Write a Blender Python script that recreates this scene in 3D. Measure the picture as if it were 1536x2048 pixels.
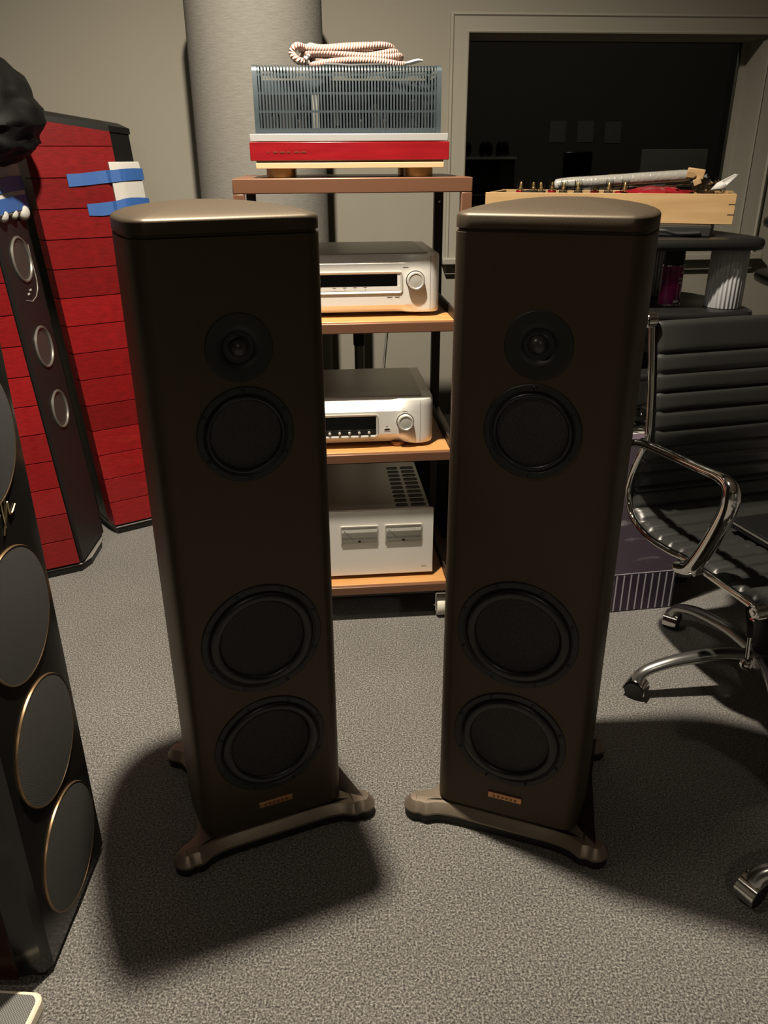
import bpy, bmesh, math, random
from mathutils import Vector, Matrix, noise
random.seed(7)
for o in list(bpy.data.objects): bpy.data.objects.remove(o)
SC = bpy.context.scene
COL = SC.collection
R = math.radians
# ---------------------------------------------------------------- camera
FPX, PITCH, ROLL, CAMH = 1580.0, math.atan2(709, 1580), R(0.358), 1.30
cd = bpy.data.cameras.new('camera'); cam = bpy.data.objects.new('camera', cd); COL.objects.link(cam)
cd.sensor_fit = 'VERTICAL'; cd.sensor_height = 36; cd.sensor_width = 27; cd.lens = FPX/2048*36
cd.clip_start = 0.02; cd.clip_end = 60
F = Vector((0, math.cos(PITCH), -math.sin(PITCH))); R0 = Vector((1, 0, 0)); U0 = Vector((0, math.sin(PITCH), math.cos(PITCH)))
RX = math.cos(ROLL)*R0 - math.sin(ROLL)*U0; UX = math.sin(ROLL)*R0 + math.cos(ROLL)*U0
m = Matrix(((RX.x, UX.x, -F.x, 0), (RX.y, UX.y, -F.y, 0), (RX.z, UX.z, -F.z, CAMH), (0, 0, 0, 1)))
cam.matrix_world = m
SC.camera = cam
# ---------------------------------------------------------------- world, lights, exposure
w = bpy.data.worlds.new('world'); SC.world = w; w.use_nodes = True
w.node_tree.nodes['Background'].inputs[0].default_value = (1, .92, .8, 1)
w.node_tree.nodes['Background'].inputs[1].default_value = 0.004
def lamp(name, loc, power, radius, col, kind='POINT', target=None, cone=None, blend=.3):
    l = bpy.data.lights.new(name, kind); l.energy = power; l.color = col; l.shadow_soft_size = radius
    o = bpy.data.objects.new(name, l); COL.objects.link(o); o.location = loc
    if kind == 'SPOT':
        l.spot_size = R(cone); l.spot_blend = blend
        d = (Vector(target)-Vector(loc)); o.rotation_euler = d.to_track_quat('-Z', 'Y').to_euler()
    return o
lamp('ceiling_downlight', (-.235, 1.53, 2.66), 500, .04, (1, .89, .73), 'SPOT', (-.235, 1.55, 0), 156, 1.0)
lamp('ceiling_downlight_far', (-1.25, .79, 2.62), 30, .04, (1, .89, .73), 'SPOT', (-1.25, .79, 0), 158, .8)
lamp('ceiling_downlight_rear', (.35, -1.75, 2.62), 34, .04, (1, .89, .73), 'SPOT', (.35, -1.75, 0), 160, .8)
lamp('back_room_fill', (1.0, 3.7, 2.45), 42, .05, (1, .95, .85))  # added fill, no visible source: brightens the things behind the pane
vs = SC.view_settings
vs.view_transform = 'Standard'; vs.look = 'None'; vs.exposure = 0.0; vs.gamma = 1.0; vs.use_curve_mapping = False
# ---------------------------------------------------------------- materials
MATS = {}
def mat(name, col, rough=.5, metal=0., var=None, bump=None, spec=.5, coat=0., trans=0., alpha=1., rnd=0., aniso=None, coord='Object', stretch=(1, 1, 1)):
    """var=(scale, amount, col2), bump=(scale, strength)"""
    m = bpy.data.materials.new(name); m.use_nodes = True; nt = m.node_tree; b = nt.nodes['Principled BSDF']
    b.inputs['Base Color'].default_value = (*col, 1); b.inputs['Roughness'].default_value = rough
    b.inputs['Metallic'].default_value = metal; b.inputs['Specular IOR Level'].default_value = spec
    b.inputs['Coat Weight'].default_value = coat; b.inputs['Transmission Weight'].default_value = trans
    b.inputs['Alpha'].default_value = alpha
    N = nt.nodes.new; L = nt.links.new
    tc = N('ShaderNodeTexCoord'); mp = N('ShaderNodeMapping'); mp.inputs['Scale'].default_value = stretch
    L(tc.outputs[coord], mp.inputs['Vector'])
    src = None
    if var:
        n = N('ShaderNodeTexNoise'); n.inputs['Scale'].default_value = var[0]; n.inputs['Detail'].default_value = 4
        L(mp.outputs[0], n.inputs['Vector'])
        r = N('ShaderNodeValToRGB'); r.color_ramp.elements[0].position = .5-var[1]; r.color_ramp.elements[1].position = .5+var[1]
        r.color_ramp.elements[0].color = (*col, 1); r.color_ramp.elements[1].color = (*var[2], 1)
        L(n.outputs[0], r.inputs[0]); src = r.outputs[0]
        L(src, b.inputs['Base Color'])
    if rnd:
        oi = N('ShaderNodeObjectInfo'); hs = N('ShaderNodeHueSaturation'); mr = N('ShaderNodeMapRange')
        mr.inputs['To Min'].default_value = 1-rnd; mr.inputs['To Max'].default_value = 1+rnd
        L(oi.outputs['Random'], mr.inputs['Value']); L(mr.outputs[0], hs.inputs['Value'])
        if src: L(src, hs.inputs['Color'])
        else: hs.inputs['Color'].default_value = (*col, 1)
        L(hs.outputs[0], b.inputs['Base Color'])
    if bump:
        n2 = N('ShaderNodeTexNoise'); n2.inputs['Scale'].default_value = bump[0]; n2.inputs['Detail'].default_value = 3
        L(mp.outputs[0], n2.inputs['Vector'])
        bp = N('ShaderNodeBump'); bp.inputs['Strength'].default_value = bump[1]; bp.inputs['Distance'].default_value = .002
        L(n2.outputs[0], bp.inputs['Height']); L(bp.outputs[0], b.inputs['Normal'])
    MATS[name] = m
    return m
def weave(name, c1, c2, sx, sy, rough, metal=0., strength=.5, coord='UV'):
    """cross-woven cloth or mesh: two wave bands multiplied"""
    m = bpy.data.materials.new(name); m.use_nodes = True; nt = m.node_tree; b = nt.nodes['Principled BSDF']
    N = nt.nodes.new; L = nt.links.new
    tc = N('ShaderNodeTexCoord'); sp = N('ShaderNodeSeparateXYZ'); L(tc.outputs[coord], sp.inputs[0])
    outs = []
    for ax, s in ((0, sx), ('Z' if coord == 'Object' else 1, sy)):
        mu = N('ShaderNodeMath'); mu.operation = 'MULTIPLY'; mu.inputs[1].default_value = s
        L(sp.outputs[ax if ax != 'Z' else 2], mu.inputs[0])
        si = N('ShaderNodeMath'); si.operation = 'SINE'; L(mu.outputs[0], si.inputs[0]); outs.append(si)
    ad = N('ShaderNodeMath'); ad.operation = 'MULTIPLY'; L(outs[0].outputs[0], ad.inputs[0]); L(outs[1].outputs[0], ad.inputs[1])
    mr = N('ShaderNodeMapRange'); mr.inputs['From Min'].default_value = -1; L(ad.outputs[0], mr.inputs['Value'])
    mx = N('ShaderNodeMix'); mx.data_type = 'RGBA'; mx.inputs[6].default_value = (*c1, 1); mx.inputs[7].default_value = (*c2, 1)
    L(mr.outputs[0], mx.inputs[0]); L(mx.outputs[2], b.inputs['Base Color'])
    bp = N('ShaderNodeBump'); bp.inputs['Strength'].default_value = strength; bp.inputs['Distance'].default_value = .001
    L(mr.outputs[0], bp.inputs['Height']); L(bp.outputs[0], b.inputs['Normal'])
    b.inputs['Roughness'].default_value = rough; b.inputs['Metallic'].default_value = metal
    MATS[name] = m
    return m
def thin_glass(name, tint, refl):
    m = bpy.data.materials.new(name); m.use_nodes = True; nt = m.node_tree; nt.nodes.clear()
    N = nt.nodes.new; L = nt.links.new
    o = N('ShaderNodeOutputMaterial'); t = N('ShaderNodeBsdfTransparent'); t.inputs[0].default_value = (*tint, 1)
    g = N('ShaderNodeBsdfGlossy'); g.inputs['Roughness'].default_value = .02
    lw = N('ShaderNodeLayerWeight'); lw.inputs['Blend'].default_value = refl
    mx = N('ShaderNodeMixShader'); L(lw.outputs['Fresnel'], mx.inputs[0]); L(t.outputs[0], mx.inputs[1]); L(g.outputs[0], mx.inputs[2])
    L(mx.outputs[0], o.inputs[0]); MATS[name] = m
    return m
def stripes(name, c1, c2, fu, fv, rough, duty=0.):
    """helical two-colour yarn on a tube with UVs"""
    m = bpy.data.materials.new(name); m.use_nodes = True; nt = m.node_tree; b = nt.nodes['Principled BSDF']
    N = nt.nodes.new; L = nt.links.new
    tc = N('ShaderNodeTexCoord'); sp = N('ShaderNodeSeparateXYZ'); L(tc.outputs['UV'], sp.inputs[0])
    a = N('ShaderNodeMath'); a.operation = 'MULTIPLY'; a.inputs[1].default_value = fu; L(sp.outputs[0], a.inputs[0])
    c = N('ShaderNodeMath'); c.operation = 'MULTIPLY_ADD'; c.inputs[1].default_value = fv; L(sp.outputs[1], c.inputs[0]); L(a.outputs[0], c.inputs[2])
    s = N('ShaderNodeMath'); s.operation = 'SINE'; L(c.outputs[0], s.inputs[0])
    g = N('ShaderNodeMapRange'); g.inputs['From Min'].default_value = duty-.15; g.inputs['From Max'].default_value = duty+.15; L(s.outputs[0], g.inputs['Value'])
    mx = N('ShaderNodeMix'); mx.data_type = 'RGBA'; mx.inputs[6].default_value = (*c1, 1); mx.inputs[7].default_value = (*c2, 1)
    L(g.outputs[0], mx.inputs[0]); L(mx.outputs[2], b.inputs['Base Color']); b.inputs['Roughness'].default_value = rough
    bp = N('ShaderNodeBump'); bp.inputs['Strength'].default_value = .6; bp.inputs['Distance'].default_value = .002
    L(s.outputs[0], bp.inputs['Height']); L(bp.outputs[0], b.inputs['Normal'])
    MATS[name] = m
    return m
def carpet():
    m = bpy.data.materials.new('carpet'); m.use_nodes = True; nt = m.node_tree; b = nt.nodes['Principled BSDF']
    N = nt.nodes.new; L = nt.links.new
    tc = N('ShaderNodeTexCoord')
    n1 = N('ShaderNodeTexNoise'); n1.inputs['Scale'].default_value = 250; n1.inputs['Detail'].default_value = 3; n1.inputs['Roughness'].default_value = .65
    n2 = N('ShaderNodeTexNoise'); n2.inputs['Scale'].default_value = 2.2; n2.inputs['Detail'].default_value = 5
    for n in (n1, n2): L(tc.outputs['Object'], n.inputs['Vector'])
    r = N('ShaderNodeValToRGB'); e = r.color_ramp.elements
    e[0].position = .34; e[0].color = (.026, .025, .023, 1); e[1].position = .68; e[1].color = (.37, .35, .315, 1)
    k = e.new(.5); k.color = (.135, .127, .115, 1)
    L(n1.outputs[0], r.inputs[0])
    mr = N('ShaderNodeMapRange'); mr.inputs['From Min'].default_value = .3; mr.inputs['From Max'].default_value = .7; mr.inputs['To Min'].default_value = .86; mr.inputs['To Max'].default_value = 1.1
    L(n2.outputs[0], mr.inputs['Value'])
    hs = N('ShaderNodeHueSaturation'); L(r.outputs[0], hs.inputs['Color']); L(mr.outputs[0], hs.inputs['Value'])
    L(hs.outputs[0], b.inputs['Base Color']); b.inputs['Roughness'].default_value = .95; b.inputs['Specular IOR Level'].default_value = .1; b.inputs['Sheen Weight'].default_value = .7; b.inputs['Sheen Roughness'].default_value = .4
    bp = N('ShaderNodeBump'); bp.inputs['Strength'].default_value = .9; bp.inputs['Distance'].default_value = .004
    L(n1.outputs[0], bp.inputs['Height']); L(bp.outputs[0], b.inputs['Normal'])
    MATS['carpet'] = m
carpet()
mat('wall_paint', (.225, .210, .172), .8, bump=(160, .15), spec=.2)
mat('ceiling_paint', (.55, .52, .46), .9)
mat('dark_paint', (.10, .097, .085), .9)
mat('low_bounce_paint', (.09, .085, .072), .9)  # for the unseen left wall, darkened to cut bounce light on that side
mat('trim_paint', (.245, .23, .19), .5, spec=.35)
mat('bronze', (.20, .16, .118), .40, .6, var=(900, .2, (.27, .22, .165)), bump=(700, .12))
mat('cabinet_paint', (.036, .027, .0185), .46, .25, var=(900, .2, (.052, .040, .027)), bump=(700, .10))
MATS['cabinet_paint'].node_tree.nodes['Principled BSDF'].inputs['Specular Tint'].default_value = (1, .82, .6, 1)
mat('driver_black', (.0055, .0055, .0052), .5)
mat('rubber', (.008, .008, .0076), .34)
mat('black', (.006, .006, .0055), .6)
mat('black_gloss', (.002, .002, .002), .15, spec=.25)
mat('screw', (.05, .05, .05), .25, .9)
mat('dome', (.03, .029, .027), .3)
weave('cone_weave', (.003, .003, .003), (.05, .047, .042), 1500, 1500, .30, .3, 1.0, 'Object')
mat('copper', (.62, .30, .14), .28, .6, bump=(260, .15))
mat('copper_dark', (.25, .11, .05), .5, .8)
mat('red_wood', (.25, .007, .008), .34, var=(7, .28, (.13, .004, .005)), rnd=.28, coat=.25, stretch=(6, 6, 40), bump=(30, .06))
mat('tower_black', (.006, .0058, .0054), .42)
mat('tower_baffle', (.007, .0062, .0056), .5, bump=(600, .08))
mat('ring_metal', (.20, .19, .17), .38, .6)
mat('grey_cone', (.035, .034, .031), .4)
mat('pale_trim', (.45, .43, .39), .35, .6)
mat('cloth_black', (.0028, .0028, .0026), .65, bump=(60, .25), spec=.2)
mat('foam', (.46, .445, .41), .85, bump=(300, .2))
mat('tape_blue', (.028, .095, .30), .55, bump=(90, .15))
mat('lacquer', (.010, .010, .0095), .16)
mat('dark_red_wood', (.045, .010, .007), .25, var=(9, .25, (.025, .006, .004)), stretch=(1, 1, 12))
weave('grille_cloth', (.030, .029, .026), (.065, .062, .056), 2600, 2600, .8, 0, .5, 'UV')
mat('gold', (.52, .36, .16), .35, .9)
mat('ring_bronze', (.30, .19, .10), .32, .85)
mat('gold_pale', (.80, .66, .38), .25, 1.)
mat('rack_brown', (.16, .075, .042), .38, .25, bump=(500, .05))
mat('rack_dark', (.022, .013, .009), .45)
mat('bamboo', (.52, .27, .095), .4, var=(5, .2, (.40, .19, .06)), stretch=(2, 60, 60), coat=.15)
mat('silver', (.80, .785, .735), .40, .4, bump=(900, .03))
mat('silver_top', (.42, .405, .37), .42, .85)
mat('silver_satin', (.62, .60, .54), .32, .5)
mat('seam', (.18, .175, .16), .5, .5)
mat('blue_grey_metal', (.05, .066, .075), .40, .5)
mat('aluminium', (.62, .62, .61), .34, .6, stretch=(1, 40, 40), bump=(60, .05))
mat('red_board', (.24, .008, .012), .25, var=(5, .25, (.16, .004, .007)), coat=.5, stretch=(1.6, 10, 16))
mat('cream_board', (.55, .42, .24), .4, .2)
mat('cream', (.75, .68, .52), .45)
thin_glass('bulb_glass', (.93, .94, .93), .25)
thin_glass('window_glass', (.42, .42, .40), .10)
thin_glass('meter_glass', (.98, .98, .97), .06)
thin_glass('clear_plastic', (.88, .88, .86), .18)
mat('linen', (.125, .12, .105), .9, var=(26, .3, (.185, .176, .155)), coord='UV', stretch=(1, 12, 1), bump=(90, .5))
stripes('braid', (.30, .135, .10), (.46, .40, .35), 950, 12.566, .45, -.05)
mat('white', (.55, .53, .48), .5)
mat('plastic_wrap', (.34, .33, .31), .2, bump=(120, .9), coat=.4)
mat('pine', (.40, .265, .125), .5, var=(3.2, .2, (.31, .19, .08)), stretch=(1.2, 9, 12))
mat('pine_end', (.34, .22, .10), .6)
mat('grey_column', (.42, .43, .44), .45, .2)
mat('shelf_black', (.009, .009, .0087), .38)
mat('chrome', (.82, .81, .79), .07, 1.)
mat('alu_leg', (.50, .50, .48), .25, .95)
mat('leather', (.020, .0205, .019), .37, bump=(420, .12))
mat('leather_dark', (.010, .010, .010), .6)
mat('red_film', (.20, .006, .011), .25, coat=.3, bump=(40, .5))
mat('can_magenta', (.26, .012, .12), .25, var=(22, .1, (.10, .006, .055)))
mat('book_red', (.55, .05, .03), .5)
mat('mesh_dark', (.12, .118, .11), .6)
weave('mesh_top', (.035, .034, .032), (.22, .215, .20), 1400, 1400, .5, .2, .4, 'UV')
mat('grey_panel', (.20, .195, .17), .5)
mat('caster_white', (.62, .59, .50), .5)
mat('dim_white', (.45, .44, .42), .6)
mat('paper_grey', (.20, .195, .18), .7)
def purple():
    m = bpy.data.materials.new('purple_print'); m.use_nodes = True; nt = m.node_tree; b = nt.nodes['Principled BSDF']
    N = nt.nodes.new; L = nt.links.new
    tc = N('ShaderNodeTexCoord'); n = N('ShaderNodeTexNoise'); n.inputs['Scale'].default_value = 6; n.inputs['Detail'].default_value = 6
    mp = N('ShaderNodeMapping'); mp.inputs['Scale'].default_value = (1, 1, 3.2); L(tc.outputs['Object'], mp.inputs[0]); L(mp.outputs[0], n.inputs['Vector'])
    r = N('ShaderNodeValToRGB'); e = r.color_ramp.elements
    e[0].position = .60; e[0].color = (.105, .080, .108, 1); e[1].position = .68; e[1].color = (.34, .31, .34, 1)
    L(n.outputs[0], r.inputs[0]); L(r.outputs[0], b.inputs['Base Color']); b.inputs['Roughness'].default_value = .35
    MATS['purple_print'] = m
purple()
mat('purple_dark', (.035, .024, .042), .45)
mat('grey_print', (.42, .40, .44), .5)
# ---------------------------------------------------------------- mesh builder
def V(*a): return Vector(a if len(a) > 1 else a[0])
def catmull(pts, n=6, closed=False):
    P = [Vector(p) for p in pts]; out = []; k = len(P)
    rng = range(k if closed else k-1)
    for i in rng:
        p0 = P[(i-1) % k] if closed or i > 0 else P[i]; p1 = P[i]; p2 = P[(i+1) % k]
        p3 = P[(i+2) % k] if closed or i+2 < k else p2
        for j in range(n):
            t = j/n
            out.append(.5*((2*p1)+(-p0+p2)*t+(2*p0-5*p1+4*p2-p3)*t*t+(-p0+3*p1-3*p2+p3)*t**3))
    if not closed: out.append(P[-1].copy())
    return out
def sstep(a, b, x):
    t = max(0., min(1., (x-a)/(b-a))); return t*t*(3-2*t)
class MB:
    def __init__(s): s.v = []; s.f = []; s.uv = {}
    def add(s, vs, fs):
        k = len(s.v); s.v += [Vector(v) for v in vs]; s.f += [tuple(i+k for i in f) for f in fs]; return s
    def box(s, c, d, M=None):
        c = Vector(c); h = Vector(d)/2
        vs = [Vector((x*h.x, y*h.y, z*h.z)) for x in (-1, 1) for y in (-1, 1) for z in (-1, 1)]
        vs = [(M @ v if M else v)+c for v in vs]
        return s.add(vs, [(0, 1, 3, 2), (4, 6, 7, 5), (0, 4, 5, 1), (2, 3, 7, 6), (0, 2, 6, 4), (1, 5, 7, 3)])
    def quadbox(s, a, b, z0, z1, t, sh=(0, 0)):
        """upright slab whose outer bottom edge runs a->b (2d), thickness t to the left of a->b, sheared by sh per metre"""
        a = Vector(a); b = Vector(b); n = Vector((-(b-a).y, (b-a).x)).normalized()*t
        q = []
        for z in (z0, z1):
            o = Vector(sh)*z
            for p in (a, b, b+n, a+n): q.append((p.x+o.x, p.y+o.y, z))
        return s.add(q, [(3, 2, 1, 0), (4, 5, 6, 7), (0, 1, 5, 4), (1, 2, 6, 5), (2, 3, 7, 6), (3, 0, 4, 7)])
    def rings(s, rs, cap0=True, cap1=True, closed=True):
        k = len(s.v); n = len(rs[0])
        for r in rs: s.v += [Vector(p) for p in r]
        for i in range(len(rs)-1):
            for j in range(n if closed else n-1):
                a = k+i*n+j; b = k+i*n+(j+1) % n
                s.f.append((a, b, b+n, a+n))
        if cap0: s.f.append(tuple(k+j for j in reversed(range(n))))
        if cap1: s.f.append(tuple(k+(len(rs)-1)*n+j for j in range(n)))
        return s
    def prism(s, pts, z0, z1, bev=0.):
        """closed 2d outline (ccw) extruded, small chamfers at top and bottom"""
        P = [Vector(p[:2]) for p in pts]
        if bev:
            Q = inset(P, bev)
            return s.rings([[(*p, z0) for p in Q], [(*p, z0+bev) for p in P], [(*p, z1-bev) for p in P], [(*p, z1) for p in Q]])
        return s.rings([[(*p, z0) for p in P], [(*p, z1) for p in P]])
    def lathe(s, prof, o=(0, 0, 0), ax=(0, 0, 1), n=32, cap=True, flute=0., fn=0):
        o = Vector(o); a = Vector(ax).normalized(); x = a.orthogonal().normalized(); y = a.cross(x)
        rs = []
        for r, h in prof:
            ring = []
            for j in range(n):
                t = 2*math.pi*j/n; rr = r*(1+flute*math.cos(fn*t)) if fn else r
                ring.append(o+a*h+(x*math.cos(t)+y*math.sin(t))*rr)
            rs.append(ring)
        return s.rings(rs, cap, cap)
    def tube(s, path, r, n=10, closed=False, cap=True, uv=True, flat=1.):
        P = [Vector(p) for p in path]; k = len(P); base = len(s.v)
        rad = r if isinstance(r, (list, tuple)) else [r]*k
        up = None; L = 0.; lens = []
        for i in range(k):
            t = (P[(i+1) % k]-P[i-1]) if (closed or 0 < i < k-1) else (P[1]-P[0] if i == 0 else P[-1]-P[-2])
            t.normalize()
            if up is None: up = t.orthogonal().normalized() if abs(t.z) > .9 else (Vector((0, 0, 1))-t*t.z).normalized()
            up = (up-t*up.dot(t)).normalized(); sd = t.cross(up)
            for j in range(n):
                a = 2*math.pi*j/n
                s.v.append(P[i]+(up*math.cos(a)*flat+sd*math.sin(a))*rad[i])
            if i: L += (P[i]-P[i-1]).length
            lens.append(L)
        m_ = k if closed else k-1
        for i in range(m_):
            for j in range(n):
                a = base+i*n+j; b = base+i*n+(j+1) % n; c = base+((i+1) % k)*n+(j+1) % n; d = base+((i+1) % k)*n+j
                if uv:
                    l0 = lens[i]; l1 = lens[i+1] if i+1 < k else L+(P[0]-P[-1]).length
                    s.uv[len(s.f)] = [(l0, j/n), (l0, (j+1)/n), (l1, (j+1)/n), (l1, j/n)]
                s.f.append((a, b, c, d))
        if cap and not closed:
            s.f.append(tuple(base+j for j in reversed(range(n)))); s.f.append(tuple(base+(k-1)*n+j for j in range(n)))
        return s
    def ribbon(s, path, wv, th):
        """flat bar along path: wv half-width vector, thickness th towards the local normal"""
        P = [Vector(p) for p in path]; wv = Vector(wv); rs = []
        for i, p in enumerate(P):
            t = (P[min(i+1, len(P)-1)]-P[max(i-1, 0)]).normalized(); nn = wv.cross(t).normalized()*th
            rs.append([p-wv, p+wv, p+wv+nn, p-wv+nn])
        return s.rings(rs)
    def sphere(s, c, r, nu=16, nv=10, sc=(1, 1, 1)):
        c = Vector(c); rs = []
        for i in range(1, nv):
            a = math.pi*i/nv
            rs.append([c+Vector((r*sc[0]*math.sin(a)*math.cos(2*math.pi*j/nu), r*sc[1]*math.sin(a)*math.sin(2*math.pi*j/nu), -r*sc[2]*math.cos(a))) for j in range(nu)])
        return s.rings(rs)
    def mesh(s, name, mt, smooth=35):
        me = bpy.data.meshes.new(name); me.from_pydata([tuple(v) for v in s.v], [], s.f)
        if s.uv:
            ul = me.uv_layers.new(name='UVMap')
            for i, p in enumerate(me.polygons):
                if i in s.uv:
                    for q, li in enumerate(p.loop_indices): ul.data[li].uv = s.uv[i][q]
        bm = bmesh.new(); bm.from_mesh(me); bmesh.ops.recalc_face_normals(bm, faces=bm.faces); bm.to_mesh(me); bm.free()
        me.materials.append(MATS[mt])
        if smooth: me.shade_smooth(); me.set_sharp_from_angle(angle=R(smooth))
        me.update(); return me
    def build(s, name, mt, parent=None, smooth=35, bevel=0., loc=None, seg=2):
        o = bpy.data.objects.new(name, s.mesh(name, mt, smooth)); COL.objects.link(o)
        if parent: o.parent = parent
        if loc: o.location = loc
        if bevel:
            b = o.modifiers.new('bevel', 'BEVEL'); b.width = bevel; b.segments = seg; b.limit_method = 'ANGLE'; b.angle_limit = R(40)
        return o
def inset(P, d):
    k = len(P); out = []
    area = sum(P[i].x*P[(i+1) % k].y-P[(i+1) % k].x*P[i].y for i in range(k)); sg = 1 if area > 0 else -1
    for i in range(k):
        e0 = (P[i]-P[i-1]); e1 = (P[(i+1) % k]-P[i])
        if e0.length < 1e-9: e0 = e1
        if e1.length < 1e-9: e1 = e0
        n0 = Vector((-e0.y, e0.x)).normalized()*sg; n1 = Vector((-e1.y, e1.x)).normalized()*sg
        n = (n0+n1)
        if n.length < 1e-6: n = n0
        n.normalize(); out.append(P[i]+n*(d/max(.5, n.dot(n0))))
    return out
def rrect(x0, x1, y0, y1, r, n=5):
    out = []
    for cx, cy, a0 in ((x1-r, y0+r, -90), (x1-r, y1-r, 0), (x0+r, y1-r, 90), (x0+r, y0+r, 180)):
        for i in range(n+1):
            a = R(a0+90*i/n); out.append((cx+r*math.cos(a), cy+r*math.sin(a)))
    return out
def tag(o, label=None, cat=None, group=None, kind=None):
    if label: o['label'] = label
    if cat: o['category'] = cat
    if group: o['group'] = group
    if kind: o['kind'] = kind
    return o
def thing(name, label, cat, loc=(0, 0, 0), rz=0., group=None):
    o = bpy.data.objects.new(name, None); COL.objects.link(o); o.location = loc; o.rotation_euler = (0, 0, rz); o.empty_display_size = .05
    return tag(o, label, cat, group)
def dup(o, parent=None):
    c = o.copy(); COL.objects.link(c); c.parent = parent
    for ch in list(o.children): dup(ch, c)
    return c
def drill(o, cutters):
    """cut holes: subtract closed MB shapes from the mesh of o"""
    tmp = []
    for c in cutters:
        q = bpy.data.objects.new('cutter', c.mesh('cutter', 'black', 0)); COL.objects.link(q); tmp.append(q)
        if o.parent: q.parent = o.parent
        m_ = o.modifiers.new('cut', 'BOOLEAN'); m_.operation = 'DIFFERENCE'; m_.object = q; m_.solver = 'EXACT'
    bpy.context.view_layer.update()
    me = bpy.data.meshes.new_from_object(o.evaluated_get(bpy.context.evaluated_depsgraph_get()))
    old = o.data; o.modifiers.clear(); o.data = me; me.name = o.name
    while len(me.materials) > 1: me.materials.pop(index=len(me.materials)-1)
    for p in me.polygons: p.material_index = 0
    me.shade_smooth(); me.set_sharp_from_angle(angle=R(30))
    for q in tmp: bpy.data.objects.remove(q)
def struct(o): o['kind'] = 'structure'; return o
# ---------------------------------------------------------------- room shell
struct(MB().box((.3, .3, -.05), (5.2, 6.4, .1)).build('floor', 'carpet'))
WO = Vector((.25, 3.13)); WU = Vector((.9955, .0946)); WN = Vector((-.0946, .9955))
WALL_ROT = math.atan2(WU.y, WU.x)
HX0, HX1, HZ0, HZ1 = .0496, 1.1274, .955, 1.687
wb = MB()
TH = .10
def wpan(mb, x0, x1, z0, z1, y0=0., y1=TH): mb.box(((x0+x1)/2, (y0+y1)/2, (z0+z1)/2), (x1-x0, y1-y0, z1-z0))
wpan(wb, -2.4, HX0, 0, 2.75); wpan(wb, HX1, 2.6, 0, 2.75); wpan(wb, HX0, HX1, 0, HZ0); wpan(wb, HX0, HX1, HZ1, 2.75)
o = struct(wb.build('wall_back', 'wall_paint', smooth=0)); o.location = (WO.x, WO.y, 0); o.rotation_euler = (0, 0, WALL_ROT)
struct(MB().box((-2.15, .3, 1.375), (.1, 6.2, 2.75)).build('wall_left', 'low_bounce_paint'))
struct(MB().box((2.85, .3, 1.375), (.1, 6.6, 2.75)).build('wall_right', 'wall_paint'))
struct(MB().box((.35, -2.75, 1.375), (5.1, .1, 2.75)).build('wall_rear', 'wall_paint'))
struct(MB().box((.3, .35, 2.80), (5.2, 6.5, .1)).build('ceiling', 'ceiling_paint'))
# window: casing, sill, reveal and pane
win = struct(bpy.data.objects.new('window_1', None)); COL.objects.link(win); win.location = (WO.x, WO.y, 0); win.rotation_euler = (0, 0, WALL_ROT)
def casing(p, q):
    """mitred moulding piece between outer/inner corner pairs (x,z)"""
    (o0, i0), (o1, i1) = p, q
    rs = []
    for (ox, oz), (ix, iz) in ((o0, i0), (o1, i1)):
        f = lambda t, y: (ox+(ix-ox)*t, y, oz+(iz-oz)*t)
        rs.append([f(0, 0), f(0, -.012), f(.12, -.018), f(.2, -.013), f(.86, -.011), f(.93, -.016), f(1, -.014), f(1, 0)])
    return MB().rings(rs)
tx0, tx1, tz1 = HX0-.0635, HX1+.081, HZ1+.06
A = ((tx0, HZ0-.0), (HX0, HZ0-.0)); B = ((tx0, tz1), (HX0, HZ1)); C = ((tx1, tz1), (HX1, HZ1)); D = ((tx1, HZ0), (HX1, HZ0))
for a_, b_ in ((A, B), (B, C), (C, D)): casing(a_, b_).build('casing', 'trim_paint', win, smooth=20)
MB().box(((tx0+tx1)/2, -.02, HZ0-.012), (tx1-tx0+.03, .06, .024)).build('window_sill', 'trim_paint', win, bevel=.004)
MB().box(((tx0+tx1)/2, -.009, HZ0-.043), (tx1-tx0, .018, .040)).build('apron', 'trim_paint', win, bevel=.003)
for x in (HX0+.004, HX1-.004): MB().box((x, .085, (HZ0+HZ1)/2), (.008, .15, HZ1-HZ0)).build('reveal', 'trim_paint', win)
for z in (HZ0+.004, HZ1-.004): MB().box(((HX0+HX1)/2, .085, z), (HX1-HX0-.016, .15, .008)).build('reveal', 'trim_paint', win)
for x in (HX0+.018, HX1-.018): MB().box((x, .135, (HZ0+HZ1)/2), (.02, .03, HZ1-HZ0-.016)).build('pane_stop', 'trim_paint', win)
MB().box(((HX0+HX1)/2, .13, (HZ0+HZ1)/2), (HX1-HX0-.016, .006, HZ1-HZ0-.016)).build('pane', 'window_glass', win)
# dark room behind the pane
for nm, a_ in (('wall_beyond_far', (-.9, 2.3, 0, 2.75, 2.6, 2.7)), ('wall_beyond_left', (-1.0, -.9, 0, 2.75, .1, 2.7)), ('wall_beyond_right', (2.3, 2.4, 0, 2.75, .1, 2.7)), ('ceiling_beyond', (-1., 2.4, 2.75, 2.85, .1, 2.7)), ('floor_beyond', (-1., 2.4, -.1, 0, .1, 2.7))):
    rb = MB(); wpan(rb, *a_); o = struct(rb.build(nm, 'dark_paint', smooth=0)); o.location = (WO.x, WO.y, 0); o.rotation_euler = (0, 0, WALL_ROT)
def wl(x, y, z): p = WO+WU*x+WN*y; return (p.x, p.y, z)
t = thing('console_desk', 'long black desk in the dark room behind the window', 'desk', wl(.75, .95, 0), WALL_ROT)
MB().box((0, 0, 1.13), (2.2, .8, .04)).build('desk_top', 'black', t, bevel=.004)
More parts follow.
